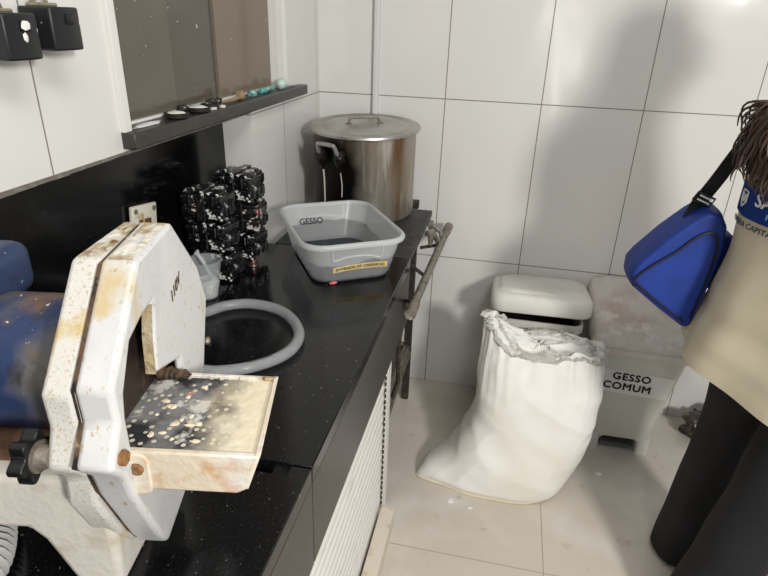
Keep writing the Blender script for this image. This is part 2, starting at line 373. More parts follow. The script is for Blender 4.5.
# window: recessed frame, three smoked panes, black granite sill
w = thing('window_1', 'window of dark smoked glass spattered with white over the black backsplash', 'window', (0, -.76, 1.236)); w['kind'] = 'structure'
bm = bmesh.new()
for lo, hi in (((-.09, -.43, 0), (.010, -.408, 1.064)), ((-.09, .398, 0), (-.012, .435, 1.064)), ((-.09, -.43, 1.034), (.006, .435, 1.064)), ((-.09, -.408, 0), (-.03, .398, .006))): box(bm, lo, hi)
obj('frame', bm, MT['winframe'], w, bevel=.002)
for i, (y0, y1, x, m) in enumerate(((-.408, -.158, -.040, 'glass'), (-.158, .052, -.047, 'glass1'), (.052, .398, -.040, 'glass2'))):
    obj('pane', B(((x - .006, y0 + .001, .004), (x, y1 - .001, 1.036))), MT[m], w, smooth=False)
obj('sill', B(((-.06, -.43, -.030), (.028, .545, 0))), MT['granitesheen'], w, bevel=.003)
w.children[-1]['label'] = 'black granite window sill'

# ------------------------------------------------------------------ backsplash, worktops, cupboard front
o = obj('granite_backsplash', B(((RX - .016, -3.4, ZC), (RX, -.6205, 1.199))), MT['graniteback'], smooth=False)
tag(o, 'polished black granite backsplash behind the trimmer and the flasks', 'backsplash')
YJ, YE, XF = -1.509, -.623, .468
def worktop(label, poly, y0, y1, slot=None):
    t = thing('granite_worktop', label, 'worktop', (0, 0, 0))
    bm = bmesh.new(); prism(bm, poly, ZC - .03, ZC, 2)
    obj('slab', bm, MT['granite'], t, bevel=.002)
    obj('apron', B(((XF - .022, y0, .616), (XF, y1, ZC - .0302))), MT['granitesheen'], t, smooth=False, bevel=.0015)
    t.children[-1]['label'] = 'polished black granite front edge with grey brown sheen in its colour'
    return t
worktop('black granite worktop slab carrying the tub, the flasks and the hose', [(RX, YJ + .0015), (XF, YJ + .0015), (XF, YE), (.052, YE), (0, -.6235), (0, -.63), (RX, -.63)], YJ + .0015, YE)
worktop('nearer black granite worktop slab with a slot cut beside the tray', [(RX, -3.3), (XF, -3.3), (XF, YJ - .0015), (.435, YJ - .0015), (.435, YJ - .024), (.20, YJ - .024), (.20, YJ - .0015), (RX, YJ - .0015)], -3.3, YJ - .0015)
t = thing('cupboard', 'white slatted cupboard front on a cream plinth under the black worktop', 'cupboard', (0, 0, 0))
bm = bmesh.new()
prof = [(.40, .03)]
nS = 22; zt = .79
for i in range(nS):           # horizontal reeds
    z0 = .03 + (zt - .03) * i / nS; dz = (zt - .03) / nS
    prof += [(.4340, z0), (.4340, z0 + dz * .22), (.4440, z0 + dz * .34), (.4450, z0 + dz * .62), (.4440, z0 + dz * .92)]
prof += [(.4385, zt), (.40, zt)]
prism(bm, prof, -3.2, -.800, 1)
obj('slat_panel', bm, MT['panel'], t, ang=25)
bm = B(((.395, -.800, .0), (.450, -.755, zt)), ((.446, -.822, .03), (.4495, -.800, .60)))
obj('end_stile', bm, MT['panel'], t, bevel=.003)
bm = bmesh.new()
for i in range(26): box(bm, (.446, -.8265, .07 + i * .020), (.4502, -.8225, .081 + i * .020))
obj('vent_holes', bm, MT['dark'], t, smooth=False)
bm = bmesh.new(); prism(bm, [(.452, 0), (.492, 0), (.494, .072), (.466, .082), (.452, .082)], -3.2, -.845, 1)
obj('plinth', bm, MT['cream'], t, bevel=.002)
obj('side_panel', B(((-.08, -.842, 0), (.39, -.802, zt))), MT['panel'], t)

# gas stove stand with plate and gas pipe
t = thing('gas_stove', 'low black gas stove with a plate top and grimy gas pipe below the stockpot', 'stove', (0, 0, 0))
obj('plate', B(((.052, -.618, ZC - .022), (.466, -.145, ZC))), MT['plate'], t, bevel=.002)
obj('burner_rack', B(((.06, -.147, ZC - .03), (.38, -.12, ZC - .001)), ((.06, -.05, ZC - .03), (.40, -.02, ZC - .001)), ((.12, -.12, ZC - .02), (.14, -.05, ZC - .001)), ((.26, -.12, ZC - .02), (.28, -.05, ZC - .001)), ((.36, -.14, ZC - .03), (.375, -.02, ZC - .001))), MT['dark'], t, bevel=.001)
for x, y in ((.405, -.155), (.355, -.585), (.08, -.155), (.08, -.585)):
    obj('leg', B(((x - .014, y - .014, 0), (x + .014, y + .014, ZC - .022))), MT['dark'], t, bevel=.002)
obj('stretcher', B(((.39, -.571, .235), (.415, -.169, .262)), ((.094, -.165, .235), (.391, -.145, .262))), MT['galv'], t, bevel=.002)
obj('shelf', B(((.07, -.60, .215), (.42, -.14, .234))), MT['galv'], t, bevel=.002)
bm = bmesh.new(); tube(bm, [(.502, -.80, .735), (.512, -.45, .738), (.524, -.088, .742)], .0125, 14)
tube(bm, [(.522, -.14, .742), (.524, -.075, .742)], .0165, 14); tube(bm, [(.503, -.81, .735), (.504, -.74, .735)], .0155, 14)
gp = obj('gas_pipe', bm, MT['galv'], t)
bm = bmesh.new(); tube(bm, spline([(.44, -.20, .79), (.47, -.20, .785), (.505, -.205, .765), (.512, -.21, .745)], 5), .008, 10)
lathe(bm, [(.012, .462), (.016, .464), (.016, .478), (.012, .48)], 12, (-.20, .785), ax='x')
tube(bm, [(.47, -.30, .785), (.49, -.27, .775), (.508, -.26, .745)], .010, 10)
tube(bm, [(.484, -.29, .78), (.484, -.29, .742)], [.012, .007], 10)
obj('valve', bm, MT['galv'], t)
bm = bmesh.new(); tube(bm, [(.447, -.53, .765), (.505, -.55, .737)], .006, 8); tube(bm, [(.447, -.27, .72), (.512, -.27, .738)], .006, 8); tube(bm, [(.505, -.73, .735), (.47, -.70, .72), (.452, -.66, .55), (.45, -.63, .40), (.41, -.50, .235)], .007, 8)
obj('pipe_bracket', bm, MT['dark'], t)

# conduit on the back wall
bm = bmesh.new(); prism(bm, rrect(.215, -.0105, .010, .0103, .004, 3), .3, 2.9, 2)
tag(obj('conduit', bm, MT['pvc']), 'white vertical wiring conduit on the tiled wall behind the stockpot', 'conduit')

# ------------------------------------------------------------------ stockpot
PX, PY, PR, PH = .228, -.214, .173, .284
t = thing('stockpot', 'large sooty aluminium stockpot with a lid in the tiled corner', 'pot', (PX, PY, ZC))
bm = bmesh.new(); lathe(bm, [(PR - .02, 0), (PR - .006, .002), (PR, .012), (PR, PH - .01), (PR + .004, PH - .004), (PR + .004, PH), (PR - .003, PH)], 72)
obj('body', bm, MT['steel'], t, ang=50)
bm = bmesh.new(); lathe(bm, [(PR + .013, .001), (PR + .015, .004), (PR + .013, .010), (PR - .012, .014), (PR - .022, .009), (PR - .03, .012), (PR * .6, .019), (0, .022)], 72)
lid = obj('lid', bm, MT['lid'], t, ang=50); lid.location = (0, 0, PH + .003); lid.rotation_euler = (R(3.4), 0, 0)
bm = bmesh.new(); tube(bm, spline([(-.045, -.045, .019), (-.042, -.043, .034), (-.03, -.036, .040), (.035, -.012, .040), (.047, -.005, .034), (.05, -.003, .019)], 6), .0045, 10)
lathe(bm, [(.013, .017), (.013, .021)], 14, (-.045, -.045)); lathe(bm, [(.013, .017), (.013, .021)], 14, (.05, -.003))
obj('lid_handle', bm, MT['galv'], lid)
def pot_handle(deg, burnt):
    a = R(deg); e = Vector((math.cos(a), math.sin(a), 0)); s = Vector((-math.sin(a), math.cos(a), 0)); z = Vector((0, 0, 1))
    P = lambda u, d, h: e * (PR + d) + s * u + z * h
    bm = bmesh.new()
    hz = PH - .062
    tube(bm, spline([P(-.036, -.004, hz - .012), P(-.037, .012, hz - .004), P(-.036, .026, hz + .012), P(-.033, .036, hz + .034), P(-.024, .04, hz + .040), P(.024, .04, hz + .040), P(.033, .036, hz + .034), P(.036, .026, hz + .012), P(.037, .012, hz - .004), P(.036, -.004, hz - .012)], 6), .007, 10)
    h = obj('handle', bm, MT['lid'], t)
    if burnt:
        bm = bmesh.new()
        for u in (-.036, .036):
            tube(bm, spline([P(u, -.003, hz + .010), P(u, .012, hz + .004), P(u, .014, hz - .012), P(u, .004, hz - .05)], 5), [.010, .014, .015, .016, .017, .018, .018, .018, .018, .017, .016, .014, .011, .008, .005, .003], 10)
        roughen(bm, .004, 60); obj('burnt_residue', bm, MT['burnt'], h)
        bm = bmesh.new(); tube(bm, [P(-.036, .0085, hz - .03), P(-.036, .0015, hz - .08), P(-.034, .0015, hz - .17)], [.003, .0028, .0022], 6); tube(bm, [P(.036, .008, hz - .05), P(.037, .001, hz - .09), P(.036, .001, hz - .13)], .0018, 6)
        obj('drip', bm, MT['wax'], h)
pot_handle(-112, True); pot_handle(68, False)

# ------------------------------------------------------------------ translucent tub
t = thing('plastic_tub', 'translucent plastic tub with a yellow tape label on the worktop', 'tub', (.275, -.698, ZC), R(32.5)); t.scale = (1.07, 1.07, 1.08)
def tubring(hx, hy, r, z): return [(x, y, z) for x, y in rrect(0, 0, hx, hy, r, 8)]
H = .106
bm = bmesh.new()
rs = [tubring(.088, .128, .038, .0), tubring(.098, .138, .045, .004), tubring(.103, .143, .047, .014), tubring(.124, .166, .052, H)]
ri = [tubring(.122, .164, .050, H), tubring(.101, .141, .045, .015), tubring(.096, .136, .043, .006), tubring(.085, .125, .036, .003)]
loft(bm, rs + ri)
obj('body', bm, MT['tub'], t, ang=60)
bm = bmesh.new(); loft(bm, [tubring(.122, .164, .05, H - .006), tubring(.131, .173, .058, H - .008), tubring(.133, .175, .06, H - .002), tubring(.130, .172, .057, H + .003), tubring(.123, .165, .051, H + .003), tubring(.1215, .1635, .05, H - .002), tubring(.122, .164, .05, H - .006)], False, False)
obj('rim', bm, MT['tubrim'], t, ang=60)
def wall_y(z): return .143 + (.166 - .143) * (z - .014) / (H - .014)
for s in (-1, 1):
    bm = bmesh.new()
    tube(bm, spline([(-.062, s * (wall_y(H - .012) + .002), H - .012), (-.058, s * (wall_y(H - .04) + .002), H - .040), (-.03, s * (wall_y(H - .034) + .002), H - .034), (0, s * (wall_y(H - .032) + .002), H - .032), (.03, s * (wall_y(H - .034) + .002), H - .034), (.058, s * (wall_y(H - .04) + .002), H - .040), (.062, s * (wall_y(H - .012) + .002), H - .012)], 5), .0022, 6)
    obj('grip_moulding', bm, MT['tubrim'], t)
bm = bmesh.new()
yl = lambda z: -wall_y(z) - .0012
seg = [(-.058 + .136 * i / 16, .034 + .020 * math.sin(pi * (.25 + .42 * i / 16)) - .012 + .002) for i in range(17)]
for (x0, z0), (x1, z1) in zip(seg, seg[1:]):
    h = .0072
    v = [bm.verts.new(p) for p in ((x0, yl(z0 - h), z0 - h), (x1, yl(z1 - h), z1 - h), (x1, yl(z1 + h), z1 + h), (x0, yl(z0 + h), z0 + h))]
    bm.faces.new(v)
bmesh.ops.remove_doubles(bm, verts=bm.verts, dist=1e-5)
bmesh.ops.solidify(bm, geom=list(bm.faces), thickness=.0004)
tp = obj('tape_label', bm, MT['strip'], t); tp['label'] = 'yellow tape strip with dark capitals'
def tapemap(u, v, h):
    i = (u + .058) / .136; z = .034 + .020 * math.sin(pi * (.25 + .42 * i)) - .010 + v
    return (u, yl(z) - .0006 - h, z)
obj('lettering', text_bm('ENTRADA DE CERÂMICAS', .0105, lambda u, v, h: tapemap(u + .010, v, h), .0003, .0002), MT['ink'], tp, smooth=False)
obj('marker_word', text_bm('GESSO', .023, lambda u, v, h: (u - .035, wall_y(.062 + v) - .0035 - h, .062 + v), .0003, .0004), MT['ink'], t, smooth=False)
bm = bmesh.new(); loft(bm, [tubring(.094, .134, .042, .005), tubring(.097, .137, .044, .010)])
wt = obj('water', bm, MT['water'], t); wt['label'] = 'shallow clear water in the bottom'
bm = bmesh.new(); lump(bm, (-.055, -.142, .004), (.010, .004, .004), .3)
obj('red_smear', bm, mat('pink wax', (206, 110, 104), .6), t)

# ------------------------------------------------------------------ dental flasks
def make_flask(m):
    t = bpy.data.objects.new('dental_flask', None); C.objects.link(t)
    a, b, h = .047, .041, .079
    bm = bmesh.new(); roundbox(bm, (-a, -b, .008), (a, b, .036), .005)
    for sx in (-1, 1):
        for k in (-1, 0, 1): roundbox(bm, (sx * a - .004, k * .024 - .006, .010), (sx * a + .004, k * .024 + .006, .034), .002, 1)
    obj('base_half', bm, m, t)
    bm = bmesh.new(); roundbox(bm, (-a, -b, .040), (a, b, .066), .005); roundbox(bm, (-a + .004, -b + .004, .064), (a - .004, b - .004, .073), .003)
    for k in (-1, 0, 1): roundbox(bm, (k * .026 - .004, -b - .003, .040), (k * .026 + .004, -b + .006, .066), .002, 1)
    obj('lid_half', bm, m, t)
    bm = bmesh.new(); roundbox(bm, (-a + .003, -b + .003, .0355), (a - .003, b - .003, .0405), .001, 1)
    roughen(lump(bm, (-.02, -b, .038), (.018, .004, .004), .5, seed=1), .0, 1)
    obj('seam_plaster', bm, MT['flask'], t)
    bm = bmesh.new()
    for s in (-1, 1):
        roundbox(bm, (-.010, s * (b + .003) - .004, .004), (.010, s * (b + .003) + .004, .078), .002, 1)
    roundbox(bm, (-.010, -b - .007, .071), (.010, b + .007, h), .002, 1)
    obj('clamp_frame', bm, m, t)
    for bx, by in ((-.030, -.02), (.030, .02)):
        bm = bmesh.new(); lathe(bm, [(.009, .070), (.011, .072), (.011, h - .002), (.008, h)], 8, (bx, by)); obj('bolt', bm, m, t)
    for sx in (-1, 1):
        for sy in (-1, 1):
            bm = bmesh.new(); roundbox(bm, (sx * .036 - .008, sy * .031 - .008, 0), (sx * .036 + .008, sy * .031 + .008, .012), .002, 1); obj('foot', bm, m, t)
    return t
def copytree(o, parent=None):
    c = o.copy(); C.objects.link(c)
    if parent is not None: c.parent = parent
    for ch in list(o.children): copytree(ch, c)
    return c
FS = [(.0, -.885, 0, 4, 'bottom black plaster-flecked flask of the front stack behind the cup'), (-.008, -.882, .0795, -3, 'middle black plaster-flecked flask of the front stack'), (-.012, -.886, .159, 5, 'top black plaster-flecked flask of the front stack, nearest the window'),
      (.022, -.777, .022, -6, 'bottom black flask of the rear stack, resting on a silver cap'), (.030, -.778, .101, 7, 'middle black flask of the rear stack, smeared with red wax'), (.022, -.776, .180, -4, 'top black flask of the rear stack, highest of all the flasks')]
proto = None
for i, (x, y, z, a, lab) in enumerate(FS):
    f = make_flask(MT['flask']) if proto is None else copytree(proto)
    proto = proto or f
    f.scale = (1.12, 1.06, 1.0); move(f, (x + .006, y, ZC + z), R(a)); tag(f, lab, 'flask', 'dental flasks stacked against the backsplash')
    if i == 4:
        for ch in f.children:
            ch.data = ch.data.copy(); ch.data.materials[0] = MT['flaskred']
for nm, x, y, lab in (('silver_cap', .062, -.800, 'silver metal cap wedged under the right corner of the rear flask stack'), ('silver_cap', -.02, -.765, 'silver metal cap under the back of the rear flask stack')):
    bm = bmesh.new(); lathe(bm, [(.010, 0), (.0135, .002), (.0135, .018), (.011, .022)], 18); tag(move(obj(nm, bm, MT['silver']), (x, y, ZC)), lab, 'cap')

# plastic cup with plaster and spoon
t = thing('plastic_cup', 'small clear plastic cup of white plaster in front of the flasks', 'cup', (.038, -1.010, ZC))
bm = bmesh.new(); lathe(bm, [(.022, 0), (.025, .002), (.038, .094), (.041, .095), (.041, .098), (.036, .098), (.0235, .004), (.020, .003)], 36)
obj('wall', bm, MT['cup'], t, ang=50)
bm = bmesh.new(); lathe(bm, [(.022, .004), (.0285, .040), (.020, .050), (.006, .046)], 24); roughen(bm, .004, 50); obj('plaster', bm, MT['plaster'], t)
bm = bmesh.new(); tube(bm, spline([(.012, .005, .05), (0, .0, .085), (-.012, -.006, .112), (-.016, -.008, .118)], 5), [.004] * 10 + [.005, .007, .008, .0085, .007, .004], 10)
o = obj('plastic_spoon', bm, MT['tubrim']); move(o, (.038, -1.010, ZC)); tag(o, 'pale plastic spoon handle sticking out of the small cup', 'spoon')

# hose loop on the worktop
hp = [(-.02, -1.24), (.03, -1.16), (.083, -1.105), (.11, -1.066), (.158, -1.040), (.223, -1.046), (.276, -1.081), (.316, -1.14), (.325, -1.197), (.31, -1.245), (.272, -1.289), (.233, -1.313), (.195, -1.323), (.10, -1.318), (.03, -1.33)]
bm = bmesh.new(); pts = spline([(x, y, ZC + .0122) for x, y in hp], 9); tube(bm, pts, .0115, 14)
o = obj('clear_hose', bm, MT['hose']); tag(o, 'clear braided water hose curled in a loop behind the trimmer', 'hose')
bm = bmesh.new(); L = len(pts)
for s in (1, -1):
    q = []
    for i in range(0, L):
        for j in range(4):
            if i == L - 1: break
            k = i + j / 4; p = pts[i].lerp(pts[i + 1], j / 4); tdir = (pts[i + 1] - pts[i]).normalized(); u = Vector((-tdir.y, tdir.x, 0)); a = s * k * 1.1
            q.append(p + (u * math.cos(a) + Vector((0, 0, 1)) * math.sin(a)) * .0080)
    tube(bm, q, .0007, 4)
br = obj('braid', bm, MT['pvc'], o)
obj('hose_print', tube(bmesh.new(), [pts[int(L * .66)] + Vector((0, 0, .0113)), pts[int(L * .69)] + Vector((0, 0, .0113)), pts[int(L * .72)] + Vector((0, 0, .0113))], .0009, 5), MT['ink'], o)

# outlet plate loose on the backsplash
t = thing('outlet_plate', 'dirty white wall outlet plate on the black backsplash above the trimmer', 'outlet', (RX, -1.054, 1.004))
tl = R(-8); rot = Matrix.Rotation(tl, 4, 'X')
bm = bmesh.new(); roundbox(bm, (.004, -.046, -.062), (.013, .046, .048), .003); bmesh.ops.transform(bm, matrix=rot, verts=bm.verts); obj('plate', bm, mat('aged plate', (214, 208, 192), .5, layers=(((170, 150, 110), 30, .58, .68),)), t)
bm = bmesh.new(); roundbox(bm, (.0, -.024, -.035), (.016, .020, .016), .002); bmesh.ops.transform(bm, matrix=rot, verts=bm.verts); obj('socket', bm, mat('brown socket', (92, 66, 40), .6, layers=(((190, 160, 80), 60, .55, .62),)), t)
for y, z in ((-.034, .036), (.034, .036)):
    bm = bmesh.new(); lathe(bm, [(.006, .0125), (.006, .0148), (.003, .0152)], 12, (y, z), ax='x'); bmesh.ops.transform(bm, matrix=rot, verts=bm.verts); obj('screw', bm, MT['galv'], t)

# ------------------------------------------------------------------ black boxes hung on the wall
def hung_box(y, z, lab, spl):
    t = thing('hanging_box', lab, 'box', (.0, y, z), 0, None)
    bm = bmesh.new()
    fr = [(.054, -.031), (.058, -.012), (.058, .012), (.054, .029)]
    poly = [(.002, -.031)] + fr + [(.002, .029)]
    prism(bm, poly, -.029, .029, 2)
    obj('case', bm, MT['blackbox'], t, bevel=.003)
    bm = bmesh.new(); roundbox(bm, (.055, -.008, .006), (.0605, .010, .020), .002); obj('button', bm, MT['black'], t)
    bm = bmesh.new(); tube(bm, spline([(.014, -.012, .028), (.014, -.010, .040), (.006, -.004, .055), (.006, .004, .055), (.014, .012, .040), (.014, .014, .028)], 5), .003, 8)
    roundbox(bm, (.006, -.018, .028), (.03, .018, .034), .002)
    obj('hanger', bm, MT['brass'], t)
    if spl:
        bm = bmesh.new(); lump(bm, (.0605, .0, .014), (.0012, .008, .006), .5, flat=False, seed=2); lump(bm, (.0585, -.002, .000), (.001, .004, .006), .6, flat=False, seed=5); obj('plaster_splash', bm, MT['plaster'], t)
    bm = bmesh.new(); lathe(bm, [(.005, 0), (.005, .009), (.008, .010), (.008, .013)], 12, (0, .053), ax='x'); obj('wall_peg', bm, MT['brass'], t)
    return t
hung_box(-1.349, 1.415, 'small black box hung on the white tiles nearer the window', False)
hung_box(-1.436, 1.406, 'small black box with a plaster splash, hung farther from the window', True)

# ------------------------------------------------------------------ things on the sill
ZS = 1.2362
def single(name, bm, m, loc, lab, cat, rz=0, group=None): return tag(move(obj(name, bm, m), loc, rz), lab, cat, group)
bm = bmesh.new(); lump(bm, (0, 0, .0026), (.010, .048, .004), .35, seed=3); single('plaster_strip', bm, MT['plaster'], (.0, -1.105, ZS), 'flat sliver of dried plaster at the near end of the sill', 'plaster')
for y, lab in ((-1.0, 'dark rubber dish of plaster on the sill, nearest the boxes'), (-.905, 'dark rubber dish of plaster on the sill, middle one of three'), (-.845, 'dark rubber dish on the sill, nearest the brush')):
    t = thing('mixing_dish', lab, 'dish', (.001 if y > -.9 else .004, y, ZS), 0, 'rubber dishes on the sill')
    k = .8 if y > -.88 else 1
    bm = bmesh.new(); lathe(bm, [(.020 * k, 0), (.026 * k, .003), (.027 * k, .011), (.024 * k, .012), (.022 * k, .008), (.0, .007)], 24); obj('dish', bm, MT['dishdark'], t)
    if k == 1:
        bm = bmesh.new(); lump(bm, (0, 0, .0095), (.021, .021, .005), .3, seed=y * 9); obj('plaster', bm, MT['plaster'], t)
for i, (x, y) in enumerate(((.018, -.862), (.020, -.822))):
    bm = bmesh.new(); lump(bm, (0, 0, .003), (.008, .008, .004), .6, seed=i + 3); single('plaster_chip', bm, MT['plaster'], (x, y, ZS), 'white plaster chip on the sill edge, ' + ('left of the pair' if i == 0 else 'right of the pair'), 'plaster')
for i, (x, y, z, s) in enumerate(((-.02, -.80, .006, .012), (-.022, -.93, .008, .011), (-.018, -.77, .005, .010))):
    bm = bmesh.new(); lump(bm, (0, 0, z), (s, s * 1.6, s), .6, seed=i + 7); single('residue_lump', bm, MT['dishdark'], (x, y, ZS), ('dark residue lump behind the smallest dish on the sill', 'dark residue lump against the glass behind the middle dish', 'dark residue lump beside the brown brush on the sill')[i], 'residue')
t = thing('paint_brush', 'small brown handled brush lying along the sill', 'brush', (.0, -.70, ZS)); bm = bmesh.new(); tube(bm, [(-.004, -.07, .006), (0, -.02, .006), (.002, .02, .008)], [.003, .005, .004], 8); obj('handle', bm, MT['tan'], t)
bm = bmesh.new(); lathe(bm, [(.004, -.012), (.012, -.008), (.012, .004), (.006, .010)], 14, (.03, .012), ax='x'); obj('head', bm, MT['tan'], t)
bm = bmesh.new(); lump(bm, (0, 0, .009), (.012, .016, .010), .5, seed=4); single('plastic_stopper', bm, MT['teal'], (.0, -.600, ZS), 'teal plastic stopper flecked with plaster on the sill', 'stopper')
bm = bmesh.new(); tube(bm, spline([(0, -.05, .006), (.004, -.02, .009), (-.003, .02, .008), (.002, .055, .006)], 5), [.005, .008, .006, .006, .009, .006, .005, .008, .006, .005, .006, .007, .006, .005, .004, .003], 8); roughen(bm, .003, 60)
single('teal_clip', bm, MT['teal'], (-.004, -.485, ZS), 'teal plastic clip lying between the stopper and the mint scoop', 'clip')
t = thing('measuring_scoop', 'mint headed white scoop at the far end of the sill', 'scoop', (.006, -.392, ZS))
bm = bmesh.new(); lathe(bm, [(.004, -.022), (.014, -.014), (.016, .0), (.010, .014), (.006, .018)], 20, (0, .0165)); bmesh.ops.rotate(bm, verts=bm.verts, matrix=Matrix.Identity(3)); obj('head', bm, MT['mint'], t)
for v in t.children[0].data.vertices: v.co = Vector((v.co.x * .9, v.co.z * 1.0 - .0, v.co.y + 0.0)) if False else Vector((v.co.x, (v.co.z), max(v.co.y, .0005)))
bm = bmesh.new(); tube(bm, [(0, .012, .013), (.002, .06, .008), (.004, .12, .004)], [.006, .004, .003], 10); obj('handle', bm, MT['pvc'], t)

# ------------------------------------------------------------------ plaster trimmer
TH = R(10)
t = thing('plaster_trimmer', 'dirty white plaster model trimmer with blue motor on the black worktop', 'machine', (.345, -1.65, ZC), TH)
F = [(.066, .403), (.132, .322), (.153, .268), (.116, .178), (.004, .057), (-.065, .040), (-.082, .071), (-.121, .170), (-.128, .201), (-.148, .224), (-.121, .260), (-.122, .298), (-.033, .394)]
Hh = [(-.011, .339), (-.022, .30), (-.027, .257), (.040, .236), (.040, .19), (-.104, .19), (-.104, .258), (-.099, .282), (-.071, .324), (-.042, .334)]
Rr = [(.095, .392), (.135, .322), (.153, .268), (.116, .178), (.004, .057), (-.065, .040), (-.088, .071), (-.122, .155), (-.118, .188), (-.138, .214), (-.120, .252), (-.121, .290), (-.026, .392)]
def shrink(P, k):
    cx = sum(p[0] for p in P) / len(P); cy = sum(p[1] for p in P) / len(P)
    return [(cx + (p[0] - cx) * k, cy + (p[1] - cy) * k) for p in P]
Fi = [(.058, .386), (.118, .314), (.138, .266), (.104, .184), (.000, .074), (-.058, .060), (-.111, .178), (-.114, .292), (-.028, .380)]
bm = bmesh.new()
def lp(P, x): return [bm.verts.new((x, *q)) for q in P]
def fill(*loops):
    es = []
    for v in loops:
        for k in range(len(v)):
            es.append(bm.edges.get((v[k], v[(k + 1) % len(v)])) or bm.edges.new((v[k], v[(k + 1) % len(v)])))
    bmesh.ops.triangle_fill(bm, edges=es, use_beauty=True)
def side(A, D):
    for k in range(len(A)): bm.faces.new((A[k], A[(k + 1) % len(A)], D[(k + 1) % len(A)], D[k]))
Fo0, Fo1, Ho0, Ho1, I0, I1 = lp(F, 0), lp(F, -.037), lp(Hh, 0), lp(Hh, -.012), lp(Fi, -.012), lp(Fi, -.037)
side(Fo0, Fo1); side(Ho0, Ho1); side(I0, I1); fill(Fo0, Ho0); fill(I0, Ho1); fill(Fo1, I1)
fr = obj('front_cover', bm, MT['enamel'], t, bevel=.006, seg=3)
bm = bmesh.new(); prism(bm, Rr, -.072, -.0395, 0)
obj('rear_housing', bm, MT['enamelrear'], t, bevel=.006, seg=3)
bm = bmesh.new(); prism(bm, shrink(F, .975), -.0405, -.0360, 0); obj('gasket', bm, MT['seam'], t)
# crust dried on the upper slope of both halves
def crust(P0, P1, x0, x1, seed):
    bm = bmesh.new(); nu, nv = 26, 10; d = Vector((P1[0] - P0[0], P1[1] - P0[1])); nrm = Vector((-d.y, d.x)).normalized()
    if nrm.y < 0: nrm = -nrm
    g = []
    for i in range(nu + 1):
        row = []
        for j in range(nv + 1):
            u, v = i / nu, j / nv
            h = .0022 * (noise.noise((u * 7 + seed, v * 5, seed)) + .25) * min(1, 6 * min(u, 1 - u, v, 1 - v) + .05) - .0006
            row.append(bm.verts.new((x0 + (x1 - x0) * v, P0[0] + d.x * u + nrm.x * h, P0[1] + d.y * u + nrm.y * h)))
        g.append(row)
    for i in range(nu):
        for j in range(nv): bm.faces.new((g[i][j], g[i + 1][j], g[i + 1][j + 1], g[i][j + 1]))
    geo = bmesh.ops.extrude_face_region(bm, geom=list(bm.faces)); 
    for v in geo['geom']:
        if isinstance(v, bmesh.types.BMVert): v.co += Vector((0, -nrm.x * .004, -nrm.y * .004))
    return bm
c_ = obj('dried_crust', crust((-.030, .397 - .0015), (.062, .4035 - .0002), -.030, -.006, 1.3), MT['stain'], fr); c_['label'] = 'brown crust of dried plaster'
c_ = obj('dried_crust', crust((-.022, .3925), (.090, .3925), -.068, -.045, 4.1), MT['stain'], t); c_['label'] = 'brown crust of dried plaster'
# inside of the wheel chamber
bm = bmesh.new(); prism(bm, shrink(Fi, .98), -.0340, -.028, 0); obj('abrasive_wheel', bm, MT['wheelbrown'], t)
bm = bmesh.new(); q = [(-.0115, .336), (-.022, .30), (-.027, .257)]
for (a0, b0), (a1, b1) in zip(q, q[1:]):
    v = [bm.verts.new(p) for p in ((-.0125, a0 - .0008, b0), (-.001, a0 - .0008, b0), (-.001, a1 - .0008, b1), (-.0125, a1 - .0008, b1))]; bm.faces.new(v)
bmesh.ops.remove_doubles(bm, verts=bm.verts, dist=1e-5); bmesh.ops.solidify(bm, geom=list(bm.faces), thickness=.0006)
obj('chamber_grime', bm, MT['stain'], fr)
# handwritten voltage
ca, sa = math.cos(R(38)), math.sin(R(38))
obj('marker_writing', text_bm('110V', .017, lambda u, v, h: (.0006 + h, .050 + u * .036 / .036 * .9 - v * .0, .327 + v * 1.15 + u * .42), .0004, .0002), mat('brown marker', (84, 62, 36), .6), fr, smooth=False)
bm = bmesh.new(); lathe(bm, [(.004, -.001), (.006, .003), (.004, .006)], 6, (.128, .21), ax='x')
obj('screw', bm, MT['galv'], fr)
bm = bmesh.new(); lathe(bm, [(.008, -.002), (.008, .006), (.006, .007)], 6, (-.1285, .2265), ax='x'); obj('hinge_bolt', bm, MT['rust'], fr)
# table: tray with raised rim and front skirt
tb = thing('work_tray', '', 'x'); [tb.__delitem__(k) for k in ('label', 'category')]; tb.parent = t
YB, YF, X1, ZT = .034, -.108, .131, .219
bm = bmesh.new(); prism(bm, [(-.028, YF + .004), (X1 - .005, YF + .004), (X1 - .016, YB - .004), (-.028, YB - .004)], ZT - .009, ZT - .003, 2)
obj('tray_floor', bm, MT['tray'], tb, smooth=False)
bm = bmesh.new(); prism(bm, [(YB - .006, ZT - .055), (YB, ZT - .050), (YB, ZT + .001), (YB - .006, ZT + .001)], -.027, X1 - .011, 0)
for v in bm.verts: v.co.x += .34 * (v.co.z - ZT) * (v.co.x > .05)
obj('back_lip', bm, MT['stain'], tb, bevel=.0015)
bm = bmesh.new()
for i in range(9): lump(bm, (-.022 + .004 * i, YB - .008 + .002 * (i % 2), ZT + .002), (.006, .007, .013 - .0012 * i), .5, seed=i * 1.7)
obj('crust_pile', bm, MT['seam'], tb)
bm = bmesh.new(); prism(bm, [(YF, ZT - .045), (YF + .012, ZT - .052), (YB, ZT - .052), (YB, ZT + .001), (YF, ZT + .001)], X1 - .0045, X1 + .001, 0)
for v in bm.verts: v.co.x += .34 * (v.co.z - ZT) - .075 * (v.co.y - YF)
obj('end_lip', bm, MT['rustlight'], tb, bevel=.001)
bm = bmesh.new(); prism(bm, [(.004, ZT - .050), (X1 - .026, ZT - .050), (X1 - .016, ZT - .044), (X1, ZT - .0005), (-.004, ZT - .0005), (-.010, ZT - .030)], YF - .002, YF + .006, 1)
obj('front_skirt', bm, MT['rustlight'], tb, bevel=.002); tb.children[-1]['label'] = 'rust washed cream front skirt'
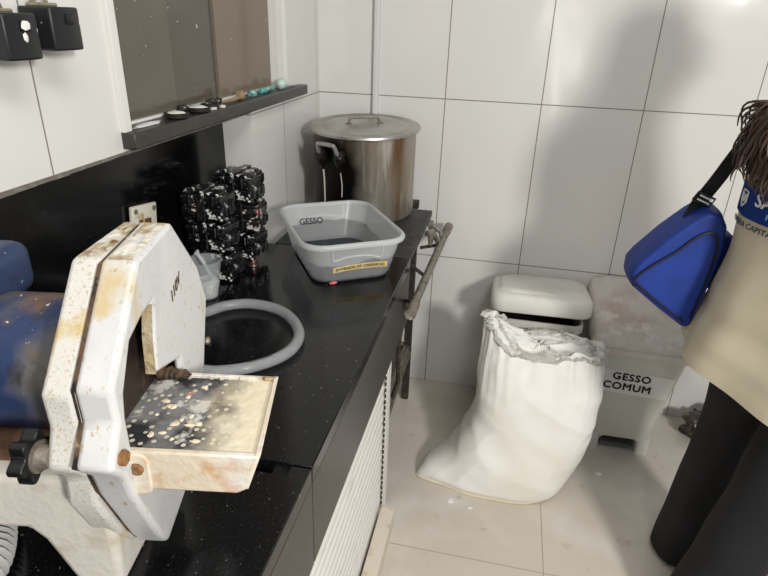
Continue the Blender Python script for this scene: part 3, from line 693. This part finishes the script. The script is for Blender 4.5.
bm = bmesh.new(); lathe(bm, [(.006, YF - .0065), (.0075, YF - .005), (.0075, YF + .002)], 16, (0, 0), ax='x')
for v in bm.verts: v.co = Vector((.004 + v.co.y, v.co.x, ZT - .022 + v.co.z))
obj('pivot_boss', bm, MT['rust'], tb)
# hinge ear carrying the tray, rusty
bm = bmesh.new(); prism(bm, rrect(.004, ZT - .030, .013, .027, .010, 4), YF - .0035, YF + .012, 1); obj('tray_ear', bm, MT['rustlight'], tb, bevel=.002)
bm = bmesh.new()
for i in range(16):
    x, y = random.uniform(.0, .06), random.uniform(YF + .015, YB - .02)
    lump(bm, (x, y, ZT - .0026), (random.uniform(.002, .006), random.uniform(.002, .005), .0016), .6, seed=i)
obj('plaster_crumbs', bm, mat('cream plaster crumbs', (230, 214, 186), .85, layers=(((206, 120, 96), 30, .56, .6),)), tb)
# motor
bm = bmesh.new(); lathe(bm, [(.060, -.071), (.078, -.073), (.080, -.080), (.080, -.196), (.076, -.200)], 56, (.012, .243), ax='x')
obj('motor_bell', bm, MT['motorgrey'], t)
bm = bmesh.new(); lathe(bm, [(.076, -.200), (.083, -.202), (.083, -.320), (.078, -.330), (.060, -.345), (.030, -.350)], 56, (.012, .243), ax='x')
for k in range(28):
    a = R(k * 360 / 28)
    if 60 < math.degrees(a) < 120: continue
    c0 = Vector((0, math.cos(a), math.sin(a)))
    tube(bm, [Vector((-.21, .012, .243)) + c0 * .083, Vector((-.315, .012, .243)) + c0 * .083], .0022, 5)
mo = obj('motor_body', bm, MT['motor'], t)
bm = bmesh.new(); roundbox(bm, (-.32, .0, .300), (-.190, .095, .366), .018, 4); obj('terminal_box', bm, MT['motor'], t)
# cast base with feet
bm = bmesh.new()
prof = [(-.052, .180), (-.048, .130), (-.044, .080), (-.046, .0), (-.100, .0), (-.112, .030), (-.128, .070), (-.142, .086), (-.235, .086), (-.255, .0), (-.290, .0), (-.300, .085), (-.325, .090), (-.325, .160), (-.074, .162), (-.073, .180)]
prism(bm, [(x, max(z, 0)) for x, z in prof], -.098, .085, 1)
obj('cast_base', bm, MT['basecast'], t, bevel=.010, seg=3)
bm = bmesh.new(); roundbox(bm, (-.32, -.072, .158), (-.076, .086, .192), .006); roughen(bm, .002, 40); obj('motor_mount', bm, mat('brown rusted mount', (92, 66, 50), .8, layers=(((140, 104, 80), 20, .5, .65), ((200, 196, 190), 110, .7, .74)), bump=.4), t)
# clamp knob
kb = bmesh.new(); kx, ky, kz = -.0905, -.128, .2225
pr_ = []
for k in range(60):
    a = 2 * pi * k / 60; r = .0235 + .0042 * math.cos(6 * a); pr_.append((ky + r * math.cos(a), kz + r * math.sin(a)))
prism(kb, pr_, kx - .008, kx + .008, 0)
kn = obj('clamp_knob', kb, MT['black'], t, bevel=.004, seg=3)
bm = bmesh.new(); lathe(bm, [(.014, kx + .007), (.013, kx + .011), (.010, kx + .021)], 20, (ky, kz), ax='x'); lathe(bm, [(.0165, kx + .0075), (.0165, kx + .0105)], 24, (ky, kz), ax='x'); obj('collar', bm, MT['galv'], kn)
bm = bmesh.new(); lathe(bm, [(.009, kx - .010), (.009, kx - .0075)], 16, (ky, kz), ax='x'); obj('hub_cap', bm, MT['galv'], kn)

# grey corrugated drain hose
bm = bmesh.new(); path = spline([(-.03, -1.62, .846), (.07, -1.70, .846), (.135, -1.745, .846), (.17, -1.82, .846), (.15, -1.95, .846)], 34); rad = [.020 + .005 * math.cos(i * 1.55) for i in range(len(path))]
tube(bm, path, rad, 16); tag(obj('drain_hose', bm, MT['corr']), 'grey corrugated drain hose lying under the trimmer', 'hose')

# ------------------------------------------------------------------ bins
def bin_body(bm, x0, x1, X0, X1, y0, y1, Y0, Y1, z0, z1, r=.03, wall=.006):
    def ring(k, z, ins=0):
        a, b_, c, d = x0 + (X0 - x0) * k + ins, x1 + (X1 - x1) * k - ins, y0 + (Y0 - y0) * k + ins, y1 + (Y1 - y1) * k - ins
        return [(x, y, z) for x, y in rrect((a + b_) / 2, (c + d) / 2, (b_ - a) / 2, (d - c) / 2, r, 5)]
    rs = [ring(0, z0), ring(.02, z0 + .004), ring(1, z1 - .03), ring(1.0, z1 - .028, -.006), ring(1.02, z1, -.006), ring(1.02, z1, wall - .004), ring(1, z1 - .03, wall), ring(.02, z0 + .01, wall)]
    return loft(bm, rs)
# left bin, lid ajar
t = thing('waste_bin', 'ivory lidded bin with its lid ajar, behind the white sack', 'bin', (0, 0, 0))
bm = bmesh.new(); bin_body(bm, .785, .995, .742, 1.030, -.25, -.06, -.285, -.025, .0, .495); obj('body', bm, MT['bin'], t, ang=40)
bm = bmesh.new()
def lidring(g, z): return [(x, y, z) for x, y in rrect(0, 0, .174 - g, .143 - g, .045, 6)]
loft(bm, [lidring(.004, .0), lidring(.0, .006), lidring(.0, .046), lidring(.006, .060), lidring(.014, .066), lidring(.026, .067), lidring(.031, .074), lidring(.040, .077), lidring(.062, .078)], True, True)
ld = obj('lid', bm, MT['binlid'], t, ang=45); ld.location = (.884, -.160, .507); ld.rotation_euler = (R(-8.5), R(-1), 0)
bm = bmesh.new(); bin_in = [(x, y, .44) for x, y in rrect(.886, -.156, .128, .115, .03, 5)]
loft(bm, [bin_in, [(x, y, .452) for x, y, z in bin_in]]); obj('filler', bm, mat('dark bin liner', (30, 29, 30), .4), t)  # dark slab just below the rim, showing as the black gap under the lid
# right bin
t = thing('plaster_bin', 'grey pedal bin labelled GESSO COMUM with a dusty cover', 'bin', (0, 0, 0))
bm = bmesh.new(); bin_body(bm, 1.132, 1.336, 1.082, 1.395, -.287, -.07, -.300, -.025, .062, .445, .03); obj('body', bm, MT['bin'], t, ang=40)
bm = bmesh.new()
for x0, x1, y0, y1 in ((1.128, 1.168, -.288, -.06), (1.300, 1.345, -.288, -.06)):
    prism(bm, rrect((x0 + x1) / 2, (y0 + y1) / 2, (x1 - x0) / 2, (y1 - y0) / 2, .012, 4), 0, .075, 2)
box(bm, (1.16, -.10, 0), (1.31, -.07, .07))
obj('foot_skirt', bm, MT['bin'], t, ang=40)
for s, x in ((1, 1.168), (-1, 1.300)):
    bm = bmesh.new(); q = [(x, .064)] + [(x + s * .02 * (1 - math.sin(a)), .064 - .02 * (1 - math.cos(a))) for a in (0, .4, .8, 1.2, pi / 2)]
    prism(bm, q, -.286, -.20, 1); obj('arch_corner', bm, MT['bin'], t)
bm = bmesh.new(); roundbox(bm, (1.175, -.275, .010), (1.293, -.16, .022), .004); obj('pedal', bm, mat('grey pedal', (92, 92, 92), .5), t)
# label, tilted to follow the front wall
nx = lambda z: -.287 - (.300 - .287) * (z - .062) / (.415 - .062) - .0015
bm = bmesh.new()
q = [(x, nx(z), z) for x, z in ((1.112, .262), (1.352, .254), (1.364, .346), (1.108, .356))]
loft(bm, [[(x, y + .0008, z) for x, y, z in q], [(x, y - .0004, z) for x, y, z in q]])
lb = obj('label_sheet', bm, MT['paper'], t, smooth=False); lb['label'] = 'white paper label with black capitals'
for txt, zc, xc, s in (('GESSO', .3285, 1.224, .040), ('COMUM', .288, 1.215, .040)):
    obj('lettering', text_bm(txt, s, lambda u, v, h: (xc + u, nx(zc + v) - .0022 - h, zc + v - u * .03),   .0004, .0013, 1.12), MT['ink'], lb, smooth=False)
# crumpled cover of dust over the bin
bm = bmesh.new(); g = []; nu, nv = 34, 26
for j in range(nv + 1):
    row = []
    for i in range(nu + 1):
        u, vv = i / nu, j / nv
        x = 1.070 + .335 * u; y = -.312 + .300 * vv; z = .452 + .115 * min(1, vv * 1.08) ** .9
        edge = min(u, 1 - u, vv * 1.3); z += .020 * min(1, edge * 6) - .012 + .010 * noise.noise((u * 5, vv * 5, 3)) + .006 * noise.noise((u * 14, vv * 14, 1))
        if edge < .02: z -= .022; 
        x += .006 * noise.noise((vv * 7, u * 7, 9)); y += .006 * noise.noise((u * 9, vv * 3, 5))
        if vv > .93: z += .014
        row.append(bm.verts.new((x, y, z)))
    g.append(row)
for j in range(nv):
    for i in range(nu): bm.faces.new((g[j][i], g[j][i + 1], g[j + 1][i + 1], g[j + 1][i]))
geo = bmesh.ops.extrude_face_region(bm, geom=list(bm.faces))
for q in geo['geom']:
    if isinstance(q, bmesh.types.BMVert): q.co.z = .438
o = obj('dusty_cover', bm, MT['cover'], t, ang=60); o['label'] = 'crumpled cover caked with pinkish plaster dust'

# ------------------------------------------------------------------ plaster sack
def lerp_tab(T, z):
    for a, b_ in zip(T, T[1:]):
        if z <= b_[0]:
            k = (z - a[0]) / (b_[0] - a[0]); k = k * k * (3 - 2 * k); return [p + (q - p) * k for p, q in zip(a[1:], b_[1:])]
    return T[-1][1:]
#      z    xL    xR    yF    yB
ST = [(0, .600, .985, -.645, -.40), (.03, .595, 1.012, -.668, -.375), (.12, .640, 1.050, -.662, -.36), (.25, .690, 1.080, -.635, -.345), (.38, .702, 1.095, -.600, -.335), (.48, .700, 1.090, -.535, -.350), (.58, .700, 1.076, -.480, -.370)]
bm = bmesh.new(); rings = []; n = 168; lev = 90
def cat_tab(T, z):
    for i in range(len(T) - 1):
        if z <= T[i + 1][0] or i == len(T) - 2:
            t_ = min(1, (z - T[i][0]) / (T[i + 1][0] - T[i][0])); A, B_, C_, D_ = T[max(i - 1, 0)], T[i], T[i + 1], T[min(i + 2, len(T) - 1)]
            return [.5 * (2 * b_ + (c_ - a_) * t_ + (2 * a_ - 5 * b_ + 4 * c_ - d_) * t_ ** 2 + (3 * b_ - a_ - 3 * c_ + d_) * t_ ** 3) for a_, b_, c_, d_ in zip(A[1:], B_[1:], C_[1:], D_[1:])]
def sack_pt(th, k):
    ct, st = math.cos(th), math.sin(th)
    left = max(0, -ct)
    ztop = .492 + .088 * left ** 3 + .008 * math.sin(5 * th + 1)
    z = ztop * k
    xl, xr, yf, yb = cat_tab(ST, z)
    cx, cy, hx, hy = (xl + xr) / 2, (yf + yb) / 2, (xr - xl) / 2, (yb - yf) / 2
    e = 2.0 / 2.7
    x = cx + hx * math.copysign(abs(ct) ** e, ct); y = cy + hy * math.copysign(abs(st) ** e, st)
    # bottom left corner pulled out to a point
    pull = max(0, -math.cos(th - R(8))) ** 9 * max(0, 1 - z / .16) ** 1.6
    x -= .080 * pull; y += -.038 * pull
    p = Vector((x, y, z))
    # folds: diagonal creases from the pulled corner and horizontal slumps
    nrm = Vector((ct, st, 0))
    w1 = noise.noise(Vector((x * 5 + z * 5, y * 5, z * 7)))
    w2 = noise.noise(Vector((x * 4, y * 4, z * 22 + x * 9)))
    w3 = noise.noise(Vector((th * 7, z * 3 + 4, 2))) * max(0, (z - .30) / .2)
    amp = min(1, z / .05)
    p += nrm * amp * (.010 * w1 + .002 * w2 + .013 * w3 - .009 * abs(noise.noise(Vector((x * 7 + z * 9, z * 3.5 - x * 3, y * 4)))) - .005 * abs(noise.noise(Vector((x * 16 - z * 14, z * 6 + x * 4, 3)))) + .004)
    return p
for i in range(lev + 1):
    k = i / lev; rings.append([sack_pt(2 * pi * j / n, k) for j in range(n)])
top = rings[-1]; cen = sum(top, Vector()) / n
for q, dz in ((.93, .010), (.80, .000), (.62, -.012), (.42, -.010), (.22, -.016), (.06, -.018)):
    rings.append([cen.lerp(p, q) + Vector((0, 0, dz + (p.z - cen.z) * (q - 1) * .0)) + Vector(noise.noise_vector(p * 14 + Vector((q * 5, 0, 0)))) * .026 * (1 if q < .9 else .6) for p in top])
rings[0] = [Vector((p.x, p.y, .0005)) for p in rings[0]]
loft(bm, rings)
t = thing('plaster_sack', 'bulging white woven sack of plaster slumped against the bins', 'sack', (0, 0, 0))
obj('body', bm, MT['sack'], t, ang=80)
bm = bmesh.new()
rimA = []; rng = random.Random(3)
for lay in range(3):         # frayed, folded-over mouth of the sack: crumpled strips of cloth
    q0 = (.985, .90, .78)[lay]; n2 = 190; g = []
    for j in range(n2):
        th = 2 * pi * j / n2; base = cen.lerp(sack_pt(th, 1.0), q0); out = (base - cen); out.z = 0; out.normalize(); row = []
        for k in range(7):
            u = k / 6
            p = base + Vector((0, 0, -.010 + .022 * u * (1 - .25 * u))) + out * (.016 * math.sin(u * 3.0) - .004)
            p += Vector(noise.noise_vector((math.cos(th) * 9, math.sin(th) * 9, u * 2.2 + lay * 5))) * (.005 + .009 * u) + out * .007 * noise.noise((math.cos(th) * 26, math.sin(th) * 26, u + lay))
            row.append(bm.verts.new(p))
        g.append(row)
    fs = []
    for j in range(n2):
        for k in range(6): fs.append(bm.faces.new((g[j][k], g[(j + 1) % n2][k], g[(j + 1) % n2][k + 1], g[j][k + 1])))
    bmesh.ops.solidify(bm, geom=fs, thickness=.0012)
for j in range(90):
    th = rng.uniform(-.35 * pi, 1.2 * pi) - .5 * pi; p = cen.lerp(sack_pt(th, 1.0), rng.uniform(.7, 1.02)); d = Vector((rng.uniform(-1, 1), rng.uniform(-1, .3), rng.uniform(-.2, .8))) * .018
    tube(bm, [p + Vector((0, 0, .004)), p + d, p + d * 1.5 + Vector((0, 0, -.008))], .0011, 4)
obj('frayed_mouth', bm, MT['sack'], t, ang=80)
bm = bmesh.new(); sp = []
for j in range(40):
    th = R(196 + (322 - 196) * j / 39); p = sack_pt(th, .012); sp.append(Vector((p.x + .003 * math.cos(th), p.y + .003 * math.sin(th), .006)))
tube(bm, sp, [.002 + .0055 * math.sin(pi * (j + .5) / 40) ** .5 for j in range(40)], 8); roughen(bm, .002, 30)
for v in bm.verts: v.co.z = max(v.co.z, .0005)
o = obj('bottom_seam', bm, mat('sack seam in shade tan', (220, 210, 184), .8), t)  # seam along the base, its tan colour painting the lower fold's shade
for i, (x, y, s) in enumerate(((1.154, -.435, .012), (.654, -.690, .012), (.721, -.705, .009))):
    bm = bmesh.new(); lump(bm, (0, 0, .0018), (s, s * .8, .003), .5, seed=i + 20)
    single('plaster_spill', bm, MT['plaster'], (x, y, 0), ('white plaster spill on the floor before the pedal bin', 'larger white plaster speck on the floor before the sack', 'smaller white plaster speck on the floor before the sack')[i], 'plaster')

# dark crumpled bag against the wall
bm = bmesh.new(); lump(bm, (0, 0, .055), (.095, .075, .075), .5, sub=4, seed=3); roughen(bm, .016, 22)
for v in bm.verts: v.co.z = max(v.co.z, .0005)
single('crumpled_bag', bm, MT['camo'], (1.590, -.130, 0), 'dark crumpled plastic bag on the floor between bin and trousers', 'bag')

# ------------------------------------------------------------------ person
PC = Vector((1.418, -.850, 0)); FA = R(30)
fw = Vector((math.cos(FA), math.sin(FA), 0)); lf = Vector((-math.sin(FA), math.cos(FA), 0))
per = thing('person', 'person in a cream coat and black trousers with long brown hair', 'person', tuple(PC), 0)
def PL(f, l, z): return fw * f + lf * l + Vector((0, 0, z))
def skin_body():
    V, E, Rd = [], [], []
    def add(p, r, par=None):
        V.append(p); Rd.append(r)
        if par is not None: E.append((par, len(V) - 1))
        return len(V) - 1
    pel = add(PL(0, 0, .86), .125); wa = add(PL(.0, 0, 1.02), .11, pel); ch = add(PL(0, 0, 1.20), .12, wa); nb = add(PL(-.01, 0, 1.335), .065, ch); nk = add(PL(.005, 0, 1.40), .048, nb)
    hd = add(PL(.02, 0, 1.47), .075, nk); ht = add(PL(.012, 0, 1.55), .085, hd); hq = add(PL(.01, 0, 1.60), .055, ht)
    for s, fx in ((1, .045), (-1, -.105)):
        hp_ = add(PL(0, s * .085, .82), .088, pel); kn_ = add(PL(fx * .5 - .008, s * .095 + .016, .45), .052, hp_); an = add(PL(fx - .045, s * .10 + .032, .09), .034, kn_); hl = add(PL(fx - .030, s * .10 + .034, .052), .026, an); to = add(PL(fx + .075, s * .105 + .034, .042), .018, hl)
        sh = add(PL(-.03, s * .150, 1.262), .046, ch); el = add(PL(.035, s * .210, 1.04), .040, sh); wr = add(PL(.135, s * .200, .85), .026, el); pa = add(PL(.150, s * .196, .785), .031, wr)
        for k, (df, dl, ln) in enumerate(((.028, .0, .062), (.010, .004, .070), (-.010, .004, .066), (-.027, .0, .052))):
            b0 = add(PL(.155 + df * .8, s * (.194 + dl), .755), .010, pa); b1 = add(PL(.163 + df, s * (.188 + dl), .755 - ln * .55), .0088, b0); add(PL(.159 + df, s * (.172 + dl), .755 - ln), .0072, b1)
        t0 = add(PL(.185, s * .182, .785), .011, pa); t1 = add(PL(.201, s * .170, .755), .0095, t0); add(PL(.203, s * .160, .730), .008, t1)
    me = bpy.data.meshes.new('body'); me.from_pydata(V, E, [])
    o = bpy.data.objects.new('body', me); C.objects.link(o); o.parent = per; me.materials.append(MT['skin'])
    m = o.modifiers.new('skin', 'SKIN'); m.use_smooth_shade = True
    for i, r in enumerate(Rd): me.skin_vertices[0].data[i].radius = (r, r)
    me.skin_vertices[0].data[0].use_root = True
    d = o.modifiers.new('sub', 'SUBSURF'); d.levels = 2; d.render_levels = 2
    return o
body = skin_body()
bm = bmesh.new(); lump(bm, PL(.105, 0, 1.505), (.016, .011, .020), .0, flat=False); 
obj('nose', bm, MT['skin'], per)
for s in (1, -1):
    bm = bmesh.new(); lump(bm, PL(.015, s * .083, 1.50), (.012, .008, .026), .1, flat=False); obj('ear', bm, MT['skin'], per)
for s in (1, -1):
    bm = bmesh.new(); lump(bm, PL(.088, s * .032, 1.525), (.011, .011, .009), 0, flat=False); e = obj('eye', bm, MT['eye'], per)
    bm = bmesh.new(); lump(bm, PL(.098, s * .033, 1.525), (.004, .004, .005), 0, flat=False); obj('iris', bm, MT['ink'], e)
bm = bmesh.new(); lump(bm, PL(.092, 0, 1.462), (.009, .022, .007), 0, flat=False); obj('mouth', bm, MT['lip'], per)
# coat: rings (z, forward half, lateral half, forward centre)
CT = [(.73, .190, .245, -.034), (.78, .184, .238, -.032), (.86, .168, .222, -.026), (1.0, .142, .198, -.034), (1.12, .130, .194, -.050), (1.20, .124, .198, -.050), (1.27, .108, .192, -.042), (1.315, .080, .145, -.030), (1.345, .062, .080, -.020), (1.375, .058, .062, -.008)]
def coat_pt(a, z, off=0):
    b_, l_, c = lerp_tab([(q[0], q[1], q[2], q[3]) for q in CT], z)
    fold = .010 * math.sin(a * 7 + 1.0) * max(0, min(1, (1.05 - z) / .3)) + .007 * noise.noise((math.cos(a) * 3, math.sin(a) * 3, z * 6))
    e = .88
    ca_, sa_ = math.cos(a), math.sin(a)
    f = math.copysign(abs(ca_) ** e, ca_); l = math.copysign(abs(sa_) ** e, sa_)
    return PL(c + (b_ + fold + off) * f, (l_ + fold + off) * l, z)
bm = bmesh.new(); nz = 44; na = 72
zs = [.73 + (1.375 - .73) * i / nz for i in range(nz + 1)]
rg = []
for z in zs:
    rg.append([coat_pt(2 * pi * j / na, z) + Vector((0, 0, (.022 * math.sin(2 * pi * j / na + .4) if z < .74 else .022 * math.sin(2 * pi * j / na + .4) * max(0, 1 - (z - .73) / .2)))) for j in range(na)])
inner = [[coat_pt(2 * pi * j / na, .748, -.008) for j in range(na)], [coat_pt(2 * pi * j / na, .95, -.012) for j in range(na)]]
loft(bm, inner[::-1] + rg)
coat = obj('coat', bm, MT['coat'], per, ang=80)
for s in (1, -1):
    bm = bmesh.new()
    pts = spline([PL(-.03, s * .130, 1.285), PL(-.03, s * .180, 1.255), PL(.0, s * .200, 1.16), PL(.035, s * .210, 1.04), PL(.085, s * .208, .94), PL(.135, s * .200, .855)], 6)
    rr_ = [.050 + .022 * min(1, i / 8) - .016 * (i / (len(pts) - 1)) + .003 * noise.noise((i * .6, s, 0)) for i in range(len(pts))]
    tube(bm, pts, rr_, 20); obj('sleeve', bm, MT['coat'], coat, ang=80)
# printed band on the back
def patch(a0, a1, z0, z1, off, m, name, parent, nu=20, tilt=0):
    bm = bmesh.new(); g = []
    for i in range(nu + 1):
        a = a0 + (a1 - a0) * i / nu
        g.append([bm.verts.new(coat_pt(a, z0 + (z1 - z0) * k / 4, off)) for k in range(5)])
    for i in range(nu):
        for k in range(4): bm.faces.new((g[i][k], g[i + 1][k], g[i + 1][k + 1], g[i][k + 1]))
    bmesh.ops.solidify(bm, geom=list(bm.faces), thickness=.0008)
    return obj(name, bm, m, parent, ang=80)
AB = pi + .10                  # angle of the middle of the back; text runs towards the wearer's right
bd = patch(R(112), R(235), 1.082, 1.150, .004, MT['band'], 'printed_band', coat)
bd['label'] = 'blue printed band across the back'
rad_ = .165
def bandmap(a_c, z_c): return lambda u, v, h: coat_pt(a_c + u / rad_, z_c + v, .0062 + h)
obj('lettering', text_bm('SALVADOR', .038, bandmap(R(187), 1.126), .0004, .0009), MT['print'], bd, smooth=False)
obj('lettering', text_bm('PREFEITURA', .017, bandmap(R(181), 1.100), .0004, .0003), MT['lightblue'], bd, smooth=False)
obj('lettering', text_bm('PRIMEIRA CAPITAL DO BRASIL', .017, bandmap(R(166), 1.068), .0004, .0003), MT['navy'], coat, smooth=False)
bm = bmesh.new()
for pp in ([(-.016, .016), (.016, .016), (.016, -.006), (0, -.018), (-.016, -.006), (-.016, .016)], [(-.010, .010), (-.005, -.006), (0, .006), (.005, -.006), (.010, .010)]):
    tube(bm, [coat_pt(R(138) + u / rad_, 1.118 + v, .006) for u, v in pp], .0018, 6)
obj('crest', bm, MT['print'], bd)
# trousers
bm = bmesh.new()
for s, fx in ((1, .045), (-1, -.105)):
    T = [(.020, fx + .012, .100, .098, .090), (.10, fx + .005, .100, .094, .086), (.30, fx * .75, .098, .086, .078), (.50, fx * .5, .094, .082, .078), (.70, .005, .088, .092, .088), (.83, .0, .080, .108, .090)]
    rr_ = []
    for i in range(29):
        z = .020 + .81 * i / 28; fc, lc, a_, b_ = lerp_tab(T, z)
        rr_.append([PL(fc + (a_ + .006 * noise.noise((math.cos(th) * 2, math.sin(th) * 2 + s * 5, z * 7))) * math.cos(th), s * lc + (b_ + .006 * noise.noise((math.cos(th) * 2 + 9, math.sin(th) * 2, z * 6))) * math.sin(th), z) for th in [2 * pi * k / 32 for k in range(32)]])
        rr_[-1] = [p + Vector((-.05, .01, 0)) * (1 - z / .83) for p in rr_[-1]]
    loft(bm, rr_)
obj('trousers', bm, MT['trousers'], per, ang=80)
for s, fx in ((1, .045), (-1, -.105)):
    bm = bmesh.new()
    def shoe_ring(k, g=0):
        out = []
        for th in [2 * pi * q / 28 for q in range(28)]:
            f = math.cos(th); l = math.sin(th); out.append((fx + .055 + (.128 - g) * f, s * .105 + (.043 - g - .008 * max(0, -f)) * l))
        return out
    loft(bm, [[PL(f, l, 0.0005) for f, l in shoe_ring(0)], [PL(f, l, .022) for f, l in shoe_ring(0)]])
    sl = obj('shoe_sole', bm, MT['sole'], per)
    bm = bmesh.new(); loft(bm, [[PL(f, l, .022) for f, l in shoe_ring(0, .003)], [PL(f, l, .045) for f, l in shoe_ring(0, .006)], [PL((f - fx) * .7 + fx, s * .105 + (l - s * .105) * .8, .068) for f, l in shoe_ring(0, .010)], [PL((f - fx) * .4 + fx, s * .105 + (l - s * .105) * .7, .082) for f, l in shoe_ring(0, .012)]]); su = obj('shoe_upper', bm, MT['shoe'], per); su.location = sl.location = (-.05, .01, 0)
# hair: cap of scalp plus long locks down the back
bm = bmesh.new(); r_ = bmesh.ops.create_uvsphere(bm, u_segments=28, v_segments=18, radius=1)
dl = []
for v in bm.verts:
    q = v.co.copy(); v.co = PL(-.006 + q.x * .103, q.y * .093, 1.545 + q.z * .092)
    if q.x > .35 and q.z < .55: dl.append(v)
bmesh.ops.delete(bm, geom=dl, context='VERTS')
bmesh.ops.solidify(bm, geom=list(bm.faces), thickness=.006)
rng = random.Random(5)
for i in range(420):
    a = rng.uniform(R(75), R(285)); sx, sy = math.cos(a), math.sin(a); ph = R(rng.uniform(0, 85)); ze = rng.uniform(1.165, 1.27) + .05 * (1 - abs(sx))
    p0 = PL(-.006 + sx * .107 * math.cos(ph), sy * .097 * math.cos(ph), 1.545 + .096 * math.sin(ph))
    p1 = PL(-.02 + sx * .104, sy * .101, 1.46)
    sp_ = 1.0 + rng.uniform(-.25, .25)
    p2 = PL(-.112 + sx * .070 * sp_ + rng.uniform(-.012, .012), sy * .112 * sp_ + .008, 1.33)
    p3 = PL(-.168 + sx * .040 * sp_ + rng.uniform(-.016, .012), sy * .118 * sp_ + .026 + rng.uniform(-.014, .014), ze)
    p4 = p3 + PL(rng.uniform(-.004, .008), rng.uniform(-.008, .008), -.035)
    pm = PL(-.006 + sx * .107 * math.cos(ph * .5), sy * .097 * math.cos(ph * .5), 1.545 + .096 * math.sin(ph * .5))
    q = spline([p0, pm, p1, p2, p3, p4], 5); k = len(q)
    tube(bm, q, [.0048 * (1 - (j / k) ** 2) + .0006 for j in range(k)], 4)
obj('hair', bm, MT['hair'], per, ang=80)

# ------------------------------------------------------------------ shoulder bag
t = thing('shoulder_bag', 'royal blue nylon bag with navy piping hanging from a black strap', 'bag', (0, 0, 0))
poly = [(1.146, 1.050), (1.098, .998), (1.046, .930), (1.033, .905), (1.034, .872), (1.046, .858), (1.115, .808), (1.185, .762), (1.199, .770), (1.214, .860), (1.224, .980), (1.220, 1.035), (1.200, 1.068), (1.170, 1.070)]
y0, y1 = -.760, -.640
bm = bmesh.new(); prism(bm, poly, y0, y1, 1)
bmesh.ops.subdivide_edges(bm, edges=[e for e in bm.edges if abs(e.verts[0].co.y - e.verts[1].co.y) > .05], cuts=5, use_grid_fill=True)
for v in bm.verts:
    k = (v.co.y - y0) / (y1 - y0); s_ = 1 - .05 * (2 * k - 1) ** 4
    v.co.x = 1.14 + (v.co.x - 1.14) * s_; v.co.z = .92 + (v.co.z - .92) * s_
bb = obj('bag_body', bm, MT['bluebag'], t, bevel=.014, seg=4, ang=50)
bm = bmesh.new()
pz = [(1.16 + (x - 1.14) * .93 - .02, .92 + (z - .92) * .93) for x, z in poly[2:12]]
edge = spline([(1.044, y0 - .004, .868), (1.046, y0 - .004, .890), (1.075, y0 - .004, .925), (1.12, y0 - .004, .965), (1.155, y0 - .004, 1.005), (1.185, y0 - .004, 1.020), (1.205, y0 - .004, .99), (1.203, y0 - .004, .90), (1.19, y0 - .004, .80)], 6)
tube(bm, edge, .0032, 6); tube(bm, spline([(1.044, y0 - .004, .880), (1.10, y0 - .004, .838), (1.178, y0 - .004, .787)], 6), .0032, 6)
obj('piping', bm, MT['piping'], t)
bm = bmesh.new(); roundbox(bm, (1.218, -.72, .86), (1.262, -.645, 1.00), .014, 3); obj('side_pocket', bm, MT['bluebag'], t)
# strap
def ribbon(pts, wd, th, wdir):
    bm = bmesh.new(); pts = spline(pts, 8); rs = []
    for i, p in enumerate(pts):
        d = (pts[min(i + 1, len(pts) - 1)] - pts[max(i - 1, 0)]).normalized(); w_ = (Vector(wdir) - d * d.dot(Vector(wdir))).normalized(); n_ = d.cross(w_)
        rs.append([p + w_ * a_ * wd / 2 + n_ * b_ * th / 2 for a_, b_ in ((1, 1), (-1, 1), (-1, -1), (1, -1))])
    return loft(bm, rs)
sp0 = [(1.148, -.705, 1.030), (1.156, -.712, 1.072), (1.178, -.722, 1.130), (1.215, -.742, 1.235), (1.258, -.780, 1.332), (1.36, -.850, 1.392), (1.45, -.87, 1.37)]
st = obj('strap', ribbon(sp0, .034, .003, (1, .2, -.4)), MT['webbing'], t, smooth=False)
bm = bmesh.new(); c0 = Vector((1.1625, -.719, 1.086)); d = Vector((.36, -.10, .93)).normalized(); w_ = Vector((.93, .0, -.36)); 
fr_ = [c0 + w_ * a_ * .021 + d * b_ * .011 + Vector((0, -.004, 0)) for a_, b_ in ((-1, -1), (1, -1), (1, 1), (-1, 1), (-1, -1))]
tube(bm, fr_, .0028, 6); tube(bm, [(fr_[0] + fr_[3]) / 2, (fr_[1] + fr_[2]) / 2], .0022, 6)
obj('buckle', bm, MT['black'], st)
bm = bmesh.new()
for k in (-.45, .5): tube(bm, [c0 + w_ * -.014 + d * k * .011 + Vector((0, -.0052, 0)), c0 + w_ * .014 + d * k * .011 + Vector((0, -.0052, 0))], .0022, 6)
obj('buckle_bars', bm, MT['pvc'], st)
